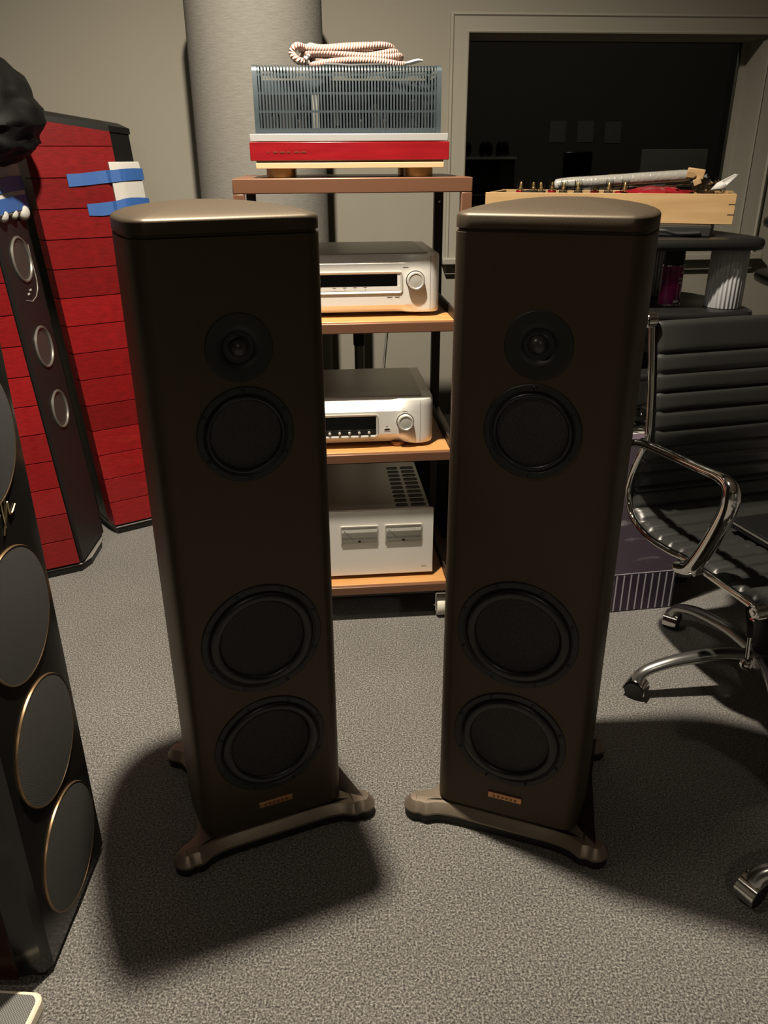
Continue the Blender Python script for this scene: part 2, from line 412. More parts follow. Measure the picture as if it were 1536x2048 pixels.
for x in (-.9, .9): MB().box((x, 0, .555), (.05, .55, 1.11)).build('leg', 'black', t)
t = thing('glass_tube_amplifier', 'small amplifier with shiny tubes behind the window pane', 'amplifier', wl(.265, .72, 1.15), WALL_ROT)
MB().box((0, 0, .07), (.26, .2, .14)).build('chassis', 'black', t, bevel=.004)
MB().box((0, -.0, .1455), (.27, .21, .011)).build('top_plate', 'white', t)
for i, x in enumerate((-.1, -.065, .0, .03, .075, .105)):
    MB().lathe([(.014, .150), (.018, .16), (.018, .195), (.008, .212)], (x, -.03+.03*(i % 2), 0), n=12).build('vacuum_tube', 'black_gloss', t)
t = tag(MB().prism(rrect(-.06, .06, -.03, .03, .01), 0, 2.4, .004).build('grey_post', 'paper_grey'), 'grey upright post in the dark room behind the small shiny amplifier', 'post'); t.location = wl(.22, 1.5, 0); t.rotation_euler = (0, 0, WALL_ROT)
t = thing('monitor', 'dark flat monitor on the desk behind the window pane', 'monitor', wl(.80, 1.0, 1.15), WALL_ROT)
MB().box((0, 0, .10), (.14, .02, .14)).build('screen', 'black_gloss', t, bevel=.004)
MB().lathe([(.06, 0), (.06, .008), (.012, .012), (.012, .04)], n=16).build('stand', 'black', t)
t = tag(MB().box((0, 0, .09), (.34, .02, .18)).build('pale_panel', 'paper_grey', bevel=.003), 'pale flat panel leaning on the desk behind the window pane', 'panel'); t.location = wl(1.33, 1.1, 1.15); t.rotation_euler = (0, 0, WALL_ROT)
for i, (x, z) in enumerate(((1.17, 1.65), (1.36, 1.65), (1.55, 1.645))):
    t = tag(MB().box((0, 0, 0), (.11, .004, .13)).build('paper_sheet', 'paper_grey'), 'white paper sheet pinned to the far wall behind the window', 'paper', 'paper sheets on the far wall'); t.location = wl(x, 2.594, z-.2); t.rotation_euler = (0, 0, WALL_ROT)
# ---------------------------------------------------------------- the two bronze floor speakers
def half_to_full(h):
    """mirror a right half outline (front centre -> back centre) into a ccw loop"""
    h = [Vector(p) for p in h]
    return h+[Vector((-p.x, p.y)) for p in reversed(h[1:-1])]
CAB = half_to_full(catmull([(0, 0), (.06, 0), (.112, 0), (.128, .0025), (.141, .013), (.148, .034), (.1525, .08), (.1535, .13), (.149, .19), (.137, .25), (.112, .305), (.075, .338), (.035, .349), (0, .351)], 4))
def speaker_base():
    h = [(0, -.012), (.06, -.012), (.105, -.0125), (.138, -.018), (.160, -.030)]
    for a in range(-115, 66, 20): h.append((.187+.028*math.cos(R(a)), -.003+.028*math.sin(R(a))))
    h += [(.174, .036), (.159, .062), (.150, .10), (.146, .15), (.143, .20), (.143, .25), (.152, .28)]
    for a in range(-55, 111, 20): h.append((.150+.026*math.cos(R(a)), .312+.026*math.sin(R(a))))
    h += [(.118, .338), (.09, .346), (.05, .350), (0, .351)]
    return half_to_full(catmull(h, 3))
BASE = speaker_base()
def make_speaker(label):
    t = thing('floor_speaker', label, 'speaker', group=None)
    P = CAB; c = Vector((0, .17))
    z = lambda q, h: [(*p, h) for p in q]
    Q = inset(P, .004); Q2 = inset(P, .006)
    MB().rings([z(Q2, .0450), z(Q, .0475), z(P, .053), z(P, 1.1945), z(Q, 1.1965), z(Q, 1.2)]).build('cabinet', 'cabinet_paint', t, smooth=30)
    cabinet = [c_ for c_ in t.children if c_.name.startswith('cabinet')][0]
    drill(cabinet, [MB().lathe([(r0, -.05), (r0, .02)], (0, 0, zc), (0, -1, 0), 64) for zc, r0 in ((1.029, .030), (.886, .0675), (.490, .0985), (.247, .097))])
    rr = [z(inset(P, .004), 1.199), z(P, 1.2005), z(P, 1.2175), z(inset(P, .002), 1.2205), z(inset(P, .006), 1.2225)]
    for f, h in ((.88, 1.2265), (.74, 1.2305), (.55, 1.2345), (.33, 1.2375), (.12, 1.239)):
        rr.append([(c.x+(p.x-c.x)*f, c.y+(p.y-c.y)*f, h) for p in P])
    MB().rings(rr).build('top_cap', 'cabinet_paint', t, smooth=50)
    B = BASE
    b = MB().rings([z(inset(B, .002), .020), z(B, .0215), z(B, .026), z(inset(B, .0115), .0430), z(inset(B, .0135), .0445), z(inset(B, .024), .0455)]).build('plinth', 'bronze', t, smooth=25)
    MB().prism(inset(B, .0015), 0.0, .0205, .002).build('plinth_pad', 'black', t)
    # tweeter
    tw = MB().lathe([(.0545, -.004), (.0545, .0012), (.0535, .002), (.036, .0016), (.030, .0005), (.0245, -.004), (.0215, -.0075), (.0205, -.0075)], (0, 0, 1.029), (0, -1, 0), 48).build('tweeter', 'driver_black', t)
    MB().lathe([(.0205, -.0075), (.0195, -.0045), (.0172, -.0035), (.0152, -.0055)], (0, 0, 1.029), (0, -1, 0), 40).build('tweeter_surround', 'rubber', tw)
    MB().lathe([(.0152, -.0058), (.0147, -.001), (.0128, .0035), (.009, .0068), (.0045, .0085), (.0008, .009)], (0, 0, 1.029), (0, -1, 0), 32).build('dome', 'dome', tw, smooth=60)
    # midrange
    def driver(name, zc, r, rs, rc, depth, nscrew, a0, bowl):
        fr = MB().lathe([(r, -.004), (r, .0018), (r-.0015, .003), (rs+.004, .003), (rs+.002, .001), (rs, .0005), (rs-.001, -.004)], (0, 0, zc), (0, -1, 0), 64).build(name, 'driver_black', t)
        k = 8; pr = [(rs, .0)]
        for i in range(1, k+1):
            a = math.pi*i/k; pr.append(((rs+rc)/2+(rs-rc)/2*math.cos(a), (.0055 if not bowl else .007)*math.sin(a)-.0005*i/k))
        MB().lathe(pr, (0, 0, zc), (0, -1, 0), 64, cap=False).build('surround', 'rubber', fr, smooth=60)
        pr = []
        for i in range(11):
            f = i/10; rr_ = rc*(1-f)+.0006
            pr.append((rr_, -.0005-depth*(f**1.0 if not bowl else 1-(1-f)**2)))
        MB().lathe(pr, (0, 0, zc), (0, -1, 0), 64, cap=True).build('cone', 'cone_weave', fr, smooth=70)
        for i in range(nscrew):
            a = R(a0+360*i/nscrew); rm = (r+rs)/2+.001
            MB().lathe([(.0030, .0028), (.0030, .0042), (.0022, .0048), (.0016, .0036)], (rm*math.cos(a), 0, zc+rm*math.sin(a)), (0, -1, 0), 10).build('screw', 'screw', fr)
    driver('midrange', .886, .081, .067, .0585, .026, 6, 90, False)
    driver('woofer', .490, .113, .098, .078, .034, 8, 67.5, True)
    driver('woofer', .247, .111, .0965, .077, .034, 8, 67.5, True)
    bd = MB().box((0, -.0018, .101), (.069, .0036, .0135)).build('badge', 'copper', t, bevel=.0006)
    bd['label'] = 'copper badge plate'
    for i in range(6):
        MB().box((-.022+.0088*i, -.0038, .1), (.0052, .0004, .0052)).build('badge_mark', 'copper_dark', bd)
    return t
SPK = make_speaker('dark bronze floor speaker beside the red plank towers, farther from the chair')
SPK2 = dup(SPK); SPK2['label'] = 'dark bronze floor speaker beside the black office chair'
SPK.location = (-.2254, 1.235, 0); SPK.rotation_euler = (0, 0, R(23))
SPK2.location = (.2445, 1.24, 0); SPK2.rotation_euler = (0, 0, R(-20.5))
for s_ in (SPK, SPK2): s_['group'] = 'pair of bronze floor speakers'
# ---------------------------------------------------------------- red plank towers
SH = (-.075, 0)
def shp(p, z, top=None): return (p[0]+SH[0]*z, p[1]+SH[1]*z, z)
def tower(label, poly, planked, ztop, basepts):
    """poly: ccw plan of the body; planked: polylines carrying red planks; ztop(p) height of the leaning top"""
    t = thing('plank_tower_speaker', label, 'speaker')
    MB().rings([[shp(p, .035) for p in poly], [shp(p, ztop(p)-.02) for p in poly]]).build('body', 'tower_black', t, smooth=0)
    MB().prism(basepts, 0, .030, .003).build('base_plate', 'tower_black', t, smooth=0)
    Bq = inset([Vector(p) for p in basepts], -.004)
    MB().rings([[(*p, .0275) for p in Bq], [(*p, .0295) for p in Bq], [(*p, .0305) for p in inset([Vector(p) for p in basepts], .001)]]).build('base_rim', 'pale_trim', t, smooth=0)  # pale strip paints in the thin highlight along the base edge
    cap = inset([Vector(p) for p in poly], -.004); capi = inset([Vector(p) for p in poly], .02)
    MB().rings([[shp(p, ztop(p)-.022) for p in cap], [shp(p, ztop(p)-.004) for p in cap], [shp(p, ztop(p)+.006) for p in capi]]).build('top_cap', 'tower_black', t, smooth=0)
    H = .093
    for pl in planked:
        pts = [Vector(p) for p in pl]
        outp = []
        for i, p in enumerate(pts):
            d0 = (pts[max(i, 1)]-pts[max(i, 1)-1]).normalized(); d1 = (pts[min(i+1, len(pts)-1)]-pts[min(i, len(pts)-2)]).normalized()
            n = (Vector((d0.y, -d0.x))+Vector((d1.y, -d1.x))).normalized(); outp.append(p+n*.008)
        ring = pts+list(reversed(outp))
        hgt = H-.0022
        q0 = [(*p, 0.) for p in ring]; e = .0012
        mid = [(pts+list(reversed(outp)))]
        def lay(z, k): return [(p.x+SH[0]*z, p.y, z) for p in (pts+[p_-(p_-q_)*k for p_, q_ in zip(reversed(outp), reversed(pts))])]
        mb = MB().rings([lay(0, .35), lay(e, 0), lay(hgt-e, 0), lay(hgt, .35)])
        me = mb.mesh('plank', 'red_wood', 0)
        zt = min(ztop(p) for p in pts)
        i = 0; z0 = .038
        while z0+hgt < zt-.02+.012:
            o = bpy.data.objects.new('plank', me); COL.objects.link(o); o.parent = t; o.location = (SH[0]*z0, SH[1]*z0, z0); z0 += H
        if zt-.022-z0 > .004:       # last, cut plank that follows the sloping top
            def lay2(f, k):
                out = []
                for p, q_ in zip(pts+list(reversed(outp)), pts+list(reversed(pts))):
                    z = z0 if f == 0 else ztop(q_)-.0225
                    out.append((p.x+SH[0]*z, p.y, z))
                return out
            MB().rings([lay2(0, 0), lay2(1, 0)]).build('plank', 'red_wood', t, smooth=0)
    return t
# tower beside the left speaker, its red side towards the camera
b2 = [(-1.04, 2.738), (-1.01, 2.708), (-.786, 2.858), (-.742, 2.925), (-.80, 2.965), (-1.0, 2.93), (-1.109, 2.823)]
zt2 = lambda p: 1.448-.17*(p[0]+1.04)
T2 = tower('tall red plank tower speaker with two blue tape strips around its foam corner', b2, [[(-1.04, 2.738), (-1.01, 2.708), (-.786, 2.858)]], zt2, b2)
b1 = [(-1.32, 2.26), (-1.075, 2.396), (-1.045, 2.411), (-1.040, 2.43), (-1.050, 2.647), (-1.10, 2.675), (-1.30, 2.56), (-1.40, 2.38)]
b1b = [(-1.32, 2.265), (-1.045, 2.415), (-1.028, 2.467), (-1.035, 2.597), (-1.056, 2.655), (-1.10, 2.68), (-1.30, 2.565), (-1.40, 2.385)]
T1 = tower('red plank tower speaker with three ringed drivers and a black cloth on top', b1, [[(-1.32, 2.26), (-1.075, 2.396), (-1.045, 2.411)]], lambda p: 1.42, b1b)
# baffle with drivers on the second tower (plane through B, edge direction e, leaning axis)
Bv = Vector((-1.040, 2.413, 0)); e1 = Vector((-.030, .999, 0)).normalized(); up1 = Vector((-.075, 0, 1)).normalized(); n1 = e1.cross(up1).normalized()
bf = MB()
def bpt(e, h, d): return Bv+e1*e+up1*h+n1*d
bf.rings([[bpt(0, .04, d) if k == 0 else bpt(.232, .04, d) if k == 1 else bpt(.232, 1.40, d) if k == 2 else bpt(0, 1.40, d) for k in range(4)] for d in (-.002, .010)])
baf = bf.build('baffle', 'tower_baffle', T1, smooth=0)
drill(baf, [MB().lathe([(r-.004, -.02), (r-.004, .03)], bpt(.125, h, 0), n1, 40) for h, r in ((1.022, .066), (.752, .064), (.545, .061))])
for h, r in ((1.022, .066), (.752, .064), (.545, .061)):
    ri = MB().lathe([(r+.003, .008), (r+.003, .0125), (r, .0155), (r-.004, .0150), (r-.0075, .0095)], bpt(.125, h, 0), n1, 40, cap=False).build('driver_ring', 'ring_metal', baf)
    MB().lathe([(r-.006, .0095), (r-.009, .0115), (r-.014, .0100), (r-.017, .007), (.020, .001), (.016, .002), (.010, .005), (.001, .0065)], bpt(.125, h, 0), n1, 40).build('driver_cone', 'grey_cone', ri, smooth=60)
o = MB().tube([bpt(.20, 1.06, .0105), bpt(.20, .95, .0105), bpt(.19, .925, .0105), bpt(.165, .905, .0105), bpt(.125, .895, .0105), bpt(.085, .905, .0105)], .0016, 6).build('trim_line', 'pale_trim', baf)
for e_ in (.112, .132): MB().box(tuple(bpt(e_, .925+.5*(e_-.122), .0108)), (.001, .014, .005)).build('emblem', 'white', baf)
# wrinkled black cloth over the tower top
def cloth():
    mb = MB(); c = Vector((-1.235, 2.50, 1.40)); nu, nv = 110, 64; rs = []
    for i in range(1, nv):
        a = math.pi*i/nv; ring = []
        for j in range(nu):
            b = 2*math.pi*j/nu
            d = Vector((math.sin(a)*math.cos(b), math.sin(a)*math.sin(b), -math.cos(a)))
            k = 1+.10*noise.noise(d*2.1+Vector((3, 1, 7)))
            q = Vector((d.x*1.1, d.y*1.1, d.z*2.6))+Vector((.0, 5, 2))
            k += .13*(.3-abs(noise.noise(q*1.5)))+.05*(.2-abs(noise.noise(q*2.6+Vector((4, 0, 1)))))
            p = Vector((d.x*.255*k, d.y*.21*k, d.z*(.215 if d.z > 0 else .135)*k))
            if d.z < 0: p.x *= 1.0; 
            ring.append(c+p)
        rs.append(ring)
    return mb.rings(rs)
tag(cloth().build('cloth_cover', 'cloth_black', smooth=80), 'wrinkled black cloth cover heaped on top of the red tower', 'cloth')
# foam guards with blue tape
def panel_pt(a, b, s, z, off):
    """point on a sheared tower face a->b at distance s, height z, offset outwards"""
    a = Vector(a); b = Vector(b); d = (b-a).normalized(); n = Vector((d.y, -d.x)); p = a+d*s+n*off
    return Vector((p.x+SH[0]*z, p.y, z))
def strip(rows):
    """thin tape: rows of (lower point, upper point)"""
    mb = MB(); k = len(rows); vs = []; fs = []
    for lo, hi in rows: vs += [lo, hi, (Vector(lo)+Vector(hi))/2]
    for i in range(k-1):
        a = i*3; fs += [(a, a+3, a+5, a+2), (a+2, a+5, a+4, a+1)]
    mb.add(vs, fs); return mb
def tape(rows, parent, n=5):
    lo = [Vector(r[0]) for r in rows]; hi = [Vector(r[1]) for r in rows]
    o = strip(list(zip(lo, hi))).build('tape_strip', 'tape_blue', parent, smooth=0)
    s_ = o.modifiers.new('thick', 'SOLIDIFY'); s_.thickness = .0006; s_.offset = 1
    return o
Ra, Rb_, Rc = (-1.01, 2.708), (-.786, 2.858), (-.742, 2.925)
g2 = thing('foam_guard', 'white foam corner guard held by blue tape on the tower with no visible drivers', 'foam guard', panel_pt(Ra, Rb_, .27, 1.13, .01))
loc2 = Vector(g2.location)
fm = MB()
prof = [panel_pt(Ra, Rb_, .243, 0, .009), panel_pt(Ra, Rb_, .27, 0, .009), panel_pt(Rb_, Rc, .012, 0, .004), panel_pt(Rb_, Rc, .082, 0, .003)]
pro2 = [panel_pt(Ra, Rb_, .243, 0, .019), panel_pt(Ra, Rb_, .272, 0, .021), panel_pt(Rb_, Rc, .012, 0, .022), panel_pt(Rb_, Rc, .086, 0, .018)]
rs = []
for z in (1.095, 1.10, 1.16, 1.22, 1.285, 1.292):
    k = .8 if z in (1.095, 1.292) else 1.
    rs.append([Vector((p.x+SH[0]*z, p.y, z))-loc2 for p in prof]+[Vector((p.x+(q.x-p.x)*k+SH[0]*z, p.y+(q.y-p.y)*k, z))-loc2 for p, q in zip(reversed(prof), reversed(pro2))])
fm.rings(rs).build('foam_block', 'foam', g2, smooth=40)
def rt_(seq): return [(panel_pt(f[0], f[1], s, z0, off)-loc2, panel_pt(f[0], f[1], s, z1, off)-loc2) for f, s, z0, z1, off in seq]
F1 = (Ra, Rb_); F2 = (Rb_, Rc)
tape(rt_([(F1, .104, 1.219, 1.257, .0095), (F1, .15, 1.222, 1.259, .012), (F1, .20, 1.226, 1.264, .0105), (F1, .232, 1.229, 1.267, .0125), (F1, .241, 1.230, 1.2675, .0215), (F1, .256, 1.231, 1.268, .0225), (F1, .272, 1.233, 1.270, .0235), (F2, .014, 1.234, 1.271, .0245), (F2, .05, 1.235, 1.272, .023), (F2, .092, 1.235, 1.271, .0205), (F2, .10, 1.234, 1.270, .012)]), g2)
tape(rt_([(F1, .148, 1.130, 1.166, .0095), (F1, .19, 1.128, 1.168, .011), (F1, .232, 1.132, 1.172, .0125), (F1, .241, 1.134, 1.173, .0215), (F1, .254, 1.138, 1.176, .0225), (F1, .272, 1.142, 1.180, .0235), (F2, .014, 1.144, 1.182, .0245), (F2, .05, 1.143, 1.181, .023), (F2, .094, 1.140, 1.178, .0205), (F2, .104, 1.136, 1.175, .012)]), g2)
g1 = thing('foam_guard', 'white foam guard held by two blue tape bands below the black cloth', 'foam guard', tuple(bpt(.1, 1.16, .012)))
l1 = Vector(g1.location)
sideA, sideB = (-1.32, 2.26), (-1.045, 2.411)
def fl(z, k=1.):
    ins = [panel_pt(sideA, sideB, .20, z, .009), panel_pt(sideA, sideB, .3137, z, .009), bpt(.02, z, .010), bpt(.236, z, .010)]
    out_ = [panel_pt(sideA, sideB, .20, z, .009+.016*k), panel_pt(sideA, sideB, .325, z, .009+.018*k), bpt(.0, z, .010+.020*k), bpt(.242, z, .010+.016*k)]
    return [p-l1 for p in ins]+[p-l1 for p in reversed(out_)]
MB().rings([fl(1.150, .7), fl(1.156), fl(1.2), fl(1.25), fl(1.30, .9)]).build('foam_block', 'foam', g1, smooth=50)
for x_, w_ in ((.045, .024), (.125, .02), (.20, .030)):
    MB().sphere(tuple(bpt(x_, 1.152, .022)-l1), w_, 16, 10, (.55, 1, .75)).build('foam_roll', 'foam', g1, smooth=70)
def bt(s, z0, z1, off): return (bpt(s, z0, off)-l1, bpt(s, z1, off)-l1)
def sd(s, z0, z1, off): return (panel_pt(sideA, sideB, s, z0, off)-l1, panel_pt(sideA, sideB, s, z1, off)-l1)
for dz in (0, -.054):
    tape([sd(.14, 1.205+dz, 1.245+dz, .0095), sd(.19, 1.206+dz, 1.246+dz, .016), sd(.22, 1.207+dz, 1.247+dz, .027), sd(.30, 1.208+dz, 1.248+dz, .029), bt(.0, 1.210+dz, 1.250+dz, .032), bt(.06, 1.212+dz, 1.252+dz, .031), bt(.12, 1.214+dz, 1.256+dz, .030), bt(.2, 1.216+dz, 1.257+dz, .029), bt(.243, 1.216+dz, 1.257+dz, .027)], g1)
# ---------------------------------------------------------------- black lacquer speaker at the left edge
t = thing('grille_speaker', 'black lacquer speaker with round cloth grilles and a gold script mark', 'speaker', (-.583, 1.07, 0))
pl = [(-.24, -.165), (-.015, -.165), (0, -.145), (0, .148), (-.02, .165), (-.24, .165)]
MB().prism([(p[0]-.02 if 0 else p[0], p[1]) for p in [(-.010, -.165+.02), (0, -.13), (0, .135), (-.012, .150), (-.05, .155), (-.05, -.155)]], .012, 1.76, .003).build('baffle', 'lacquer', t, smooth=0)
MB().prism([(-.05, -.160), (-.05, .160), (-.30, .150), (-.34, .10), (-.34, -.10), (-.30, -.150)][::-1], .012, 1.76, .003).build('body', 'dark_red_wood', t, smooth=0)
MB().prism([(-.012, -.14), (-.012, .14), (-.30, .13), (-.30, -.13)][::-1], 0, .014).build('foot', 'black', t, smooth=0)
def disc_uv(r, o, n=48, dome=.004):
    mb = MB(); k = 6; base = 0
    for i in range(k, -1, -1):
        f = i/k
        for j in range(n):
            a = 2*math.pi*j/n; mb.v.append(Vector((o[0]+dome*(1-f*f), o[1]+r*f*math.cos(a), o[2]+r*f*math.sin(a))))
    for i in range(k):
        for j in range(n):
            q = (i*n+j, i*n+(j+1) % n, (i+1)*n+(j+1) % n, (i+1)*n+j); mb.uv[len(mb.f)] = [((mb.v[x].y-o[1]), (mb.v[x].z-o[2])) for x in q]; mb.f.append(q)
    return mb
for zc in (.147, .392, .640, .935):
    rg = MB().lathe([(.1125, -.002), (.1125, .002), (.1115, .0038), (.1100, .0035), (.1098, .001)], (0, .010, zc), (1, 0, 0), 64, cap=False).build('grille_ring', 'ring_bronze', t)
    disc_uv(.1102, (.003, .010, zc)).build('grille', 'grille_cloth', rg, smooth=60)
for path in ([(.0018, .020, .775), (.0018, .034, .800), (.0018, .044, .836), (.0018, .036, .843), (.0018, .030, .82), (.0018, .030, .784)], [(.0018, .032, .79), (.0018, .046, .815), (.0018, .050, .817), (.0018, .050, .802), (.0018, .056, .797), (.0018, .072, .806)], [(.0018, -.06, .79), (.0018, -.04, .82), (.0018, -.03, .80), (.0018, -.01, .815), (.0018, .0, .795), (.0018, .02, .81)]):
    MB().tube(catmull(path, 5), .0016, 6).build('script_mark', 'gold_pale', t)
# flat device on the carpet
t = thing('mesh_top_device', 'flat device with dark mesh top and cream rim on the carpet', 'device', (-.70, .775, 0), R(-4))
MB().prism(rrect(-.16, .118, -.16, .116, .018, 5), .0, .024, .003).build('shell', 'cream', t)
mb = MB(); ol = rrect(-.152, .110, -.152, .108, .014, 5); k = len(ol); mb.v = [Vector((*p, .0245)) for p in ol]+[Vector((*p, .0262)) for p in ol]
for j in range(k): mb.f.append((j, (j+1) % k, (j+1) % k+k, j+k))
mb.uv[len(mb.f)] = [p for p in ol]; mb.f.append(tuple(range(k, 2*k)))
mb.build('mesh_panel', 'mesh_top', t)
MB().box((-.05, -.03, .027), (.18, .17, .002)).build('screen_panel', 'grey_panel', t)
# ---------------------------------------------------------------- brown steel rack
RK = thing('equipment_rack', 'brown steel rack on casters with wooden shelves holding silver components', 'rack', (-.068, 2.07, 0), R(5))
RW, RD = .2915, .47
for x in (-1, 1):
    for y in (.0135, RD-.0135):
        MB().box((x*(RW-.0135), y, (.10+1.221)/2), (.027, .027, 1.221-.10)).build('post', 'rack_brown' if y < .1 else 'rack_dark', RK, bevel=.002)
def frame(z1, h, dark=False):
    MB().box((0, .0135, z1-h/2), (2*RW if z1 > 1.2 else 2*RW-.054, .027, h)).build('front_bar', 'rack_brown', RK, bevel=.002)
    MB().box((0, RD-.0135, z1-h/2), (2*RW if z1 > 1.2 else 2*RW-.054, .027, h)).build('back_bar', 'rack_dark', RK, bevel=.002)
    for x in (-1, 1): MB().box((x*(RW-.0135), RD/2, z1-h/2), (.027, RD-.054, h)).build('side_bar', 'rack_brown', RK, bevel=.002)
frame(1.2553, .034)
SHZ = (.910, .549, .127)
for z1 in SHZ:
    frame(z1-.003, .026)
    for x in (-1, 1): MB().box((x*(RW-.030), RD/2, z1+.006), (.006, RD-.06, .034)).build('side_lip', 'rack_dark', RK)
    MB().box((0, RD/2+.004, z1-.009), (2*RW-.068, RD-.014, .018)).build('shelf_board', 'bamboo', RK, bevel=.0015)
MB().box((0, RD/2, 1.249), (2*RW-.056, RD-.056, .012)).build('top_board', 'rack_brown', RK)
MB().box((0, RD/2, .085), (2*RW-.1, RD-.08, .03)).build('under_frame', 'rack_dark', RK)
for x in (-1, 1): MB().lathe([(.004, 0), (.004, .003), (.002, .004)], (x*(RW-.0135), RD-.027, 1.18), (0, -1, 0), 10).build('bolt', 'chrome', RK)
for x in (-.245, .245):
    for y in (.03, RD-.05):
        c = MB().lathe([(.031, -.014), (.033, -.011), (.033, .011), (.031, .014)], (x, y, .033), (1, 0, 0), 28).build('caster', 'caster_white', RK)
        br = MB()
        for s in (-1, 1): br.box((x+s*.017, y, .052), (.003, .03, .06))
        br.box((x, y, .084), (.037, .04, .004)); br.lathe([(.005, -.022), (.005, .022)], (x, y, .033), (1, 0, 0), 10)
        br.build('caster_fork', 'chrome', c)
def rk(x, y, z): p = RK.matrix_basis @ Vector((x, y, z)) if 0 else Vector((-.068, 2.07, 0))+Matrix.Rotation(R(5), 3, 'Z') @ Vector((x, y, z)); return tuple(p)
# ---- tube amplifier on top
AZ = 1.2553
CYB = .225
AM = thing('tube_amplifier', 'tube amplifier with slotted blue-grey cage and glossy red front board', 'amplifier', rk(.0, .06, AZ), R(5))
for x in (-.176, .171):
    for y in (.055, .19): MB().lathe([(.036, 0), (.037, .001), (.037, .020), (.035, .0215)], (x, y, 0), n=32).build('foot', 'gold', AM)
MB().box((-.003, .121, .0275), (.465, .234, .013)).build('base_board', 'cream_board', AM, bevel=.001)
MB().box((-.003, .122, .0365), (.462, .230, .007)).build('brown_strip', 'rack_brown', AM)  # brown strip between the cream base and the red board
MB().box((-.003, .015, .0595), (.490, .024, .0415)).build('front_board', 'red_board', AM, bevel=.0015)
MB().box((-.003, .13, .060), (.455, .206, .042)).build('chassis', 'rack_dark', AM)
MB().box((-.004, .122, .0900), (.484, .238, .0165)).build('top_plate', 'aluminium', AM, bevel=.001)
for i, (x, w_) in enumerate(((-.205, .004), (-.187, .010), (-.170, .012), (-.155, .008), (-.135, .011), (-.118, .013))):
    MB().box((x, .0026, .058), (w_, .0008, .0022)).build('lettering_mark', 'copper_dark', AM)
CX0, CX1, CY0, CY1, CZ0, CZ1 = -.232, .223, .035, .225, .0983, .246
for x in (CX0+.005, CX1-.005):
    cf = MB()
    path = [(x, CY0, CZ0), (x, CY0, CZ1-.012), (x, CY0+.004, CZ1-.004), (x, CY0+.012, CZ1), (x, CY1-.012, CZ1), (x, CY1, CZ1-.012), (x, CY1, CZ0)]
    cf.ribbon(path, (.006, 0, 0), .0022)
    cf.build('cage_edge', 'blue_grey_metal', AM, smooth=50)
def fbar(z, h): return MB().box(((CX0+CX1)/2, CY0+.0005, z), (CX1-CX0, .0026, h))
for z, h in ((CZ0+.0065, .013), (CZ0+.0495, .005), (CZ0+.089, .005), (CZ0+.1285, .005)): fbar(z, h).build('cage_band', 'blue_grey_metal', AM)
for x in (CX0, CX1): MB().box((x, (CY0+CY1)/2, CZ0+.066), (.002, CY1-CY0, .13)).build('cage_side', 'blue_grey_metal', AM)
MB().box(((CX0+CX1)/2, CY1, CZ0+.066), (CX1-CX0, .002, .13)).build('cage_back', 'blue_grey_metal', AM)
cb = MB(); nb = 56
for i in range(nb):
    x = CX0+.011+(CX1-CX0-.022)*(i+.5)/nb
    cb.ribbon([(x, CY0, CZ0+.004), (x, CY0, CZ1-.012), (x, CY0+.004, CZ1-.004), (x, CY0+.012, CZ1), (x, CY1-.012, CZ1), (x, CY1, CZ1-.012)], (.0019, 0, 0), .0018)
tag(cb.build('cage_slats', 'blue_grey_metal', AM, smooth=50), kind='stuff')
for x, y, h, r in ((-.032, .10, .118, .021), (.165, .10, .120, .021), (-.115, .13, .10, .018), (.07, .13, .11, .02)):
    g = MB().lathe([(r*.7, .0), (r, .012), (r, h*.75), (r*.8, h*.88), (r*.35, h)], (x, y, CZ0), n=20).build('vacuum_tube', 'bulb_glass', AM, smooth=60)
    MB().lathe([(r*.5, .02), (r*.5, h*.65)], (x, y, CZ0), n=8).build('plate', 'silver_top', g)
    MB().lathe([(r*.75, .0), (r*.75, .012)], (x, y, CZ0), n=16).build('socket', 'cream', g)
for x in (-.185, -.125, .03, .09):
    g = MB().lathe([(.011, 0), (.012, .01), (.012, .04), (.006, .052)], (x, .085, CZ0), n=14).build('small_tube', 'bulb_glass', AM, smooth=60)
    MB().lathe([(.006, .005), (.006, .034)], (x, .085, CZ0), n=8).build('plate', 'silver_top', g)
for x in (-.17, 0, .16): MB().box((x, .19, CZ0+.05), (.11, .055, .1)).build('transformer', 'driver_black', AM, bevel=.006)
MB().box((-.083, .105, CZ0+.045), (.018, .012, .09)).build('post_block', 'grey_panel', AM)
# ---- braided cable coil on the cage
CO = thing('cable_coil', 'coil of pink and white braided cable on the amplifier cage', 'cable', rk(.002, .06+.125, AZ+CZ1+.0), R(5))
for k, (a, b, h, dx, dy, tilt) in enumerate(((.118, .060, .010, .02, 0, .0), (.104, .048, .011, .022, .004, .02), (.122, .058, .026, .008, .002, -.03), (.108, .046, .028, .012, -.004, .03), (.112, .055, .042, -.002, 0, .02), (.098, .044, .044, .004, .003, -.02))):
    pts = []
    for i in range(48):
        q = 2*math.pi*i/48; ex = abs(math.cos(q))**.8*(1 if math.cos(q) > 0 else -1); ey = abs(math.sin(q))**.8*(1 if math.sin(q) > 0 else -1)
        pts.append((dx+a*ex, dy+b*ey, h+tilt*.15*ex*a/.1*.6+.0035*math.sin(3*q+k)))
    MB().tube(pts, .0088, 12, closed=True).build('cable_loop', 'braid', CO, smooth=60)
MB().tube(catmull([(-.10, -.02, .04), (-.125, -.05, .045), (-.137, -.052, .030), (-.125, -.058, .014), (-.10, -.045, .010)], 6), .0085, 12).build('cable_loop', 'braid', CO, smooth=60)
for i, (dy, dz) in enumerate(((-.05, .014), (-.058, .02), (-.05, .026))): MB().tube([(-.118+.01*i, dy, dz), (-.10, dy-.006, dz-.004)], .004, 8).build('bare_end', 'white', CO)
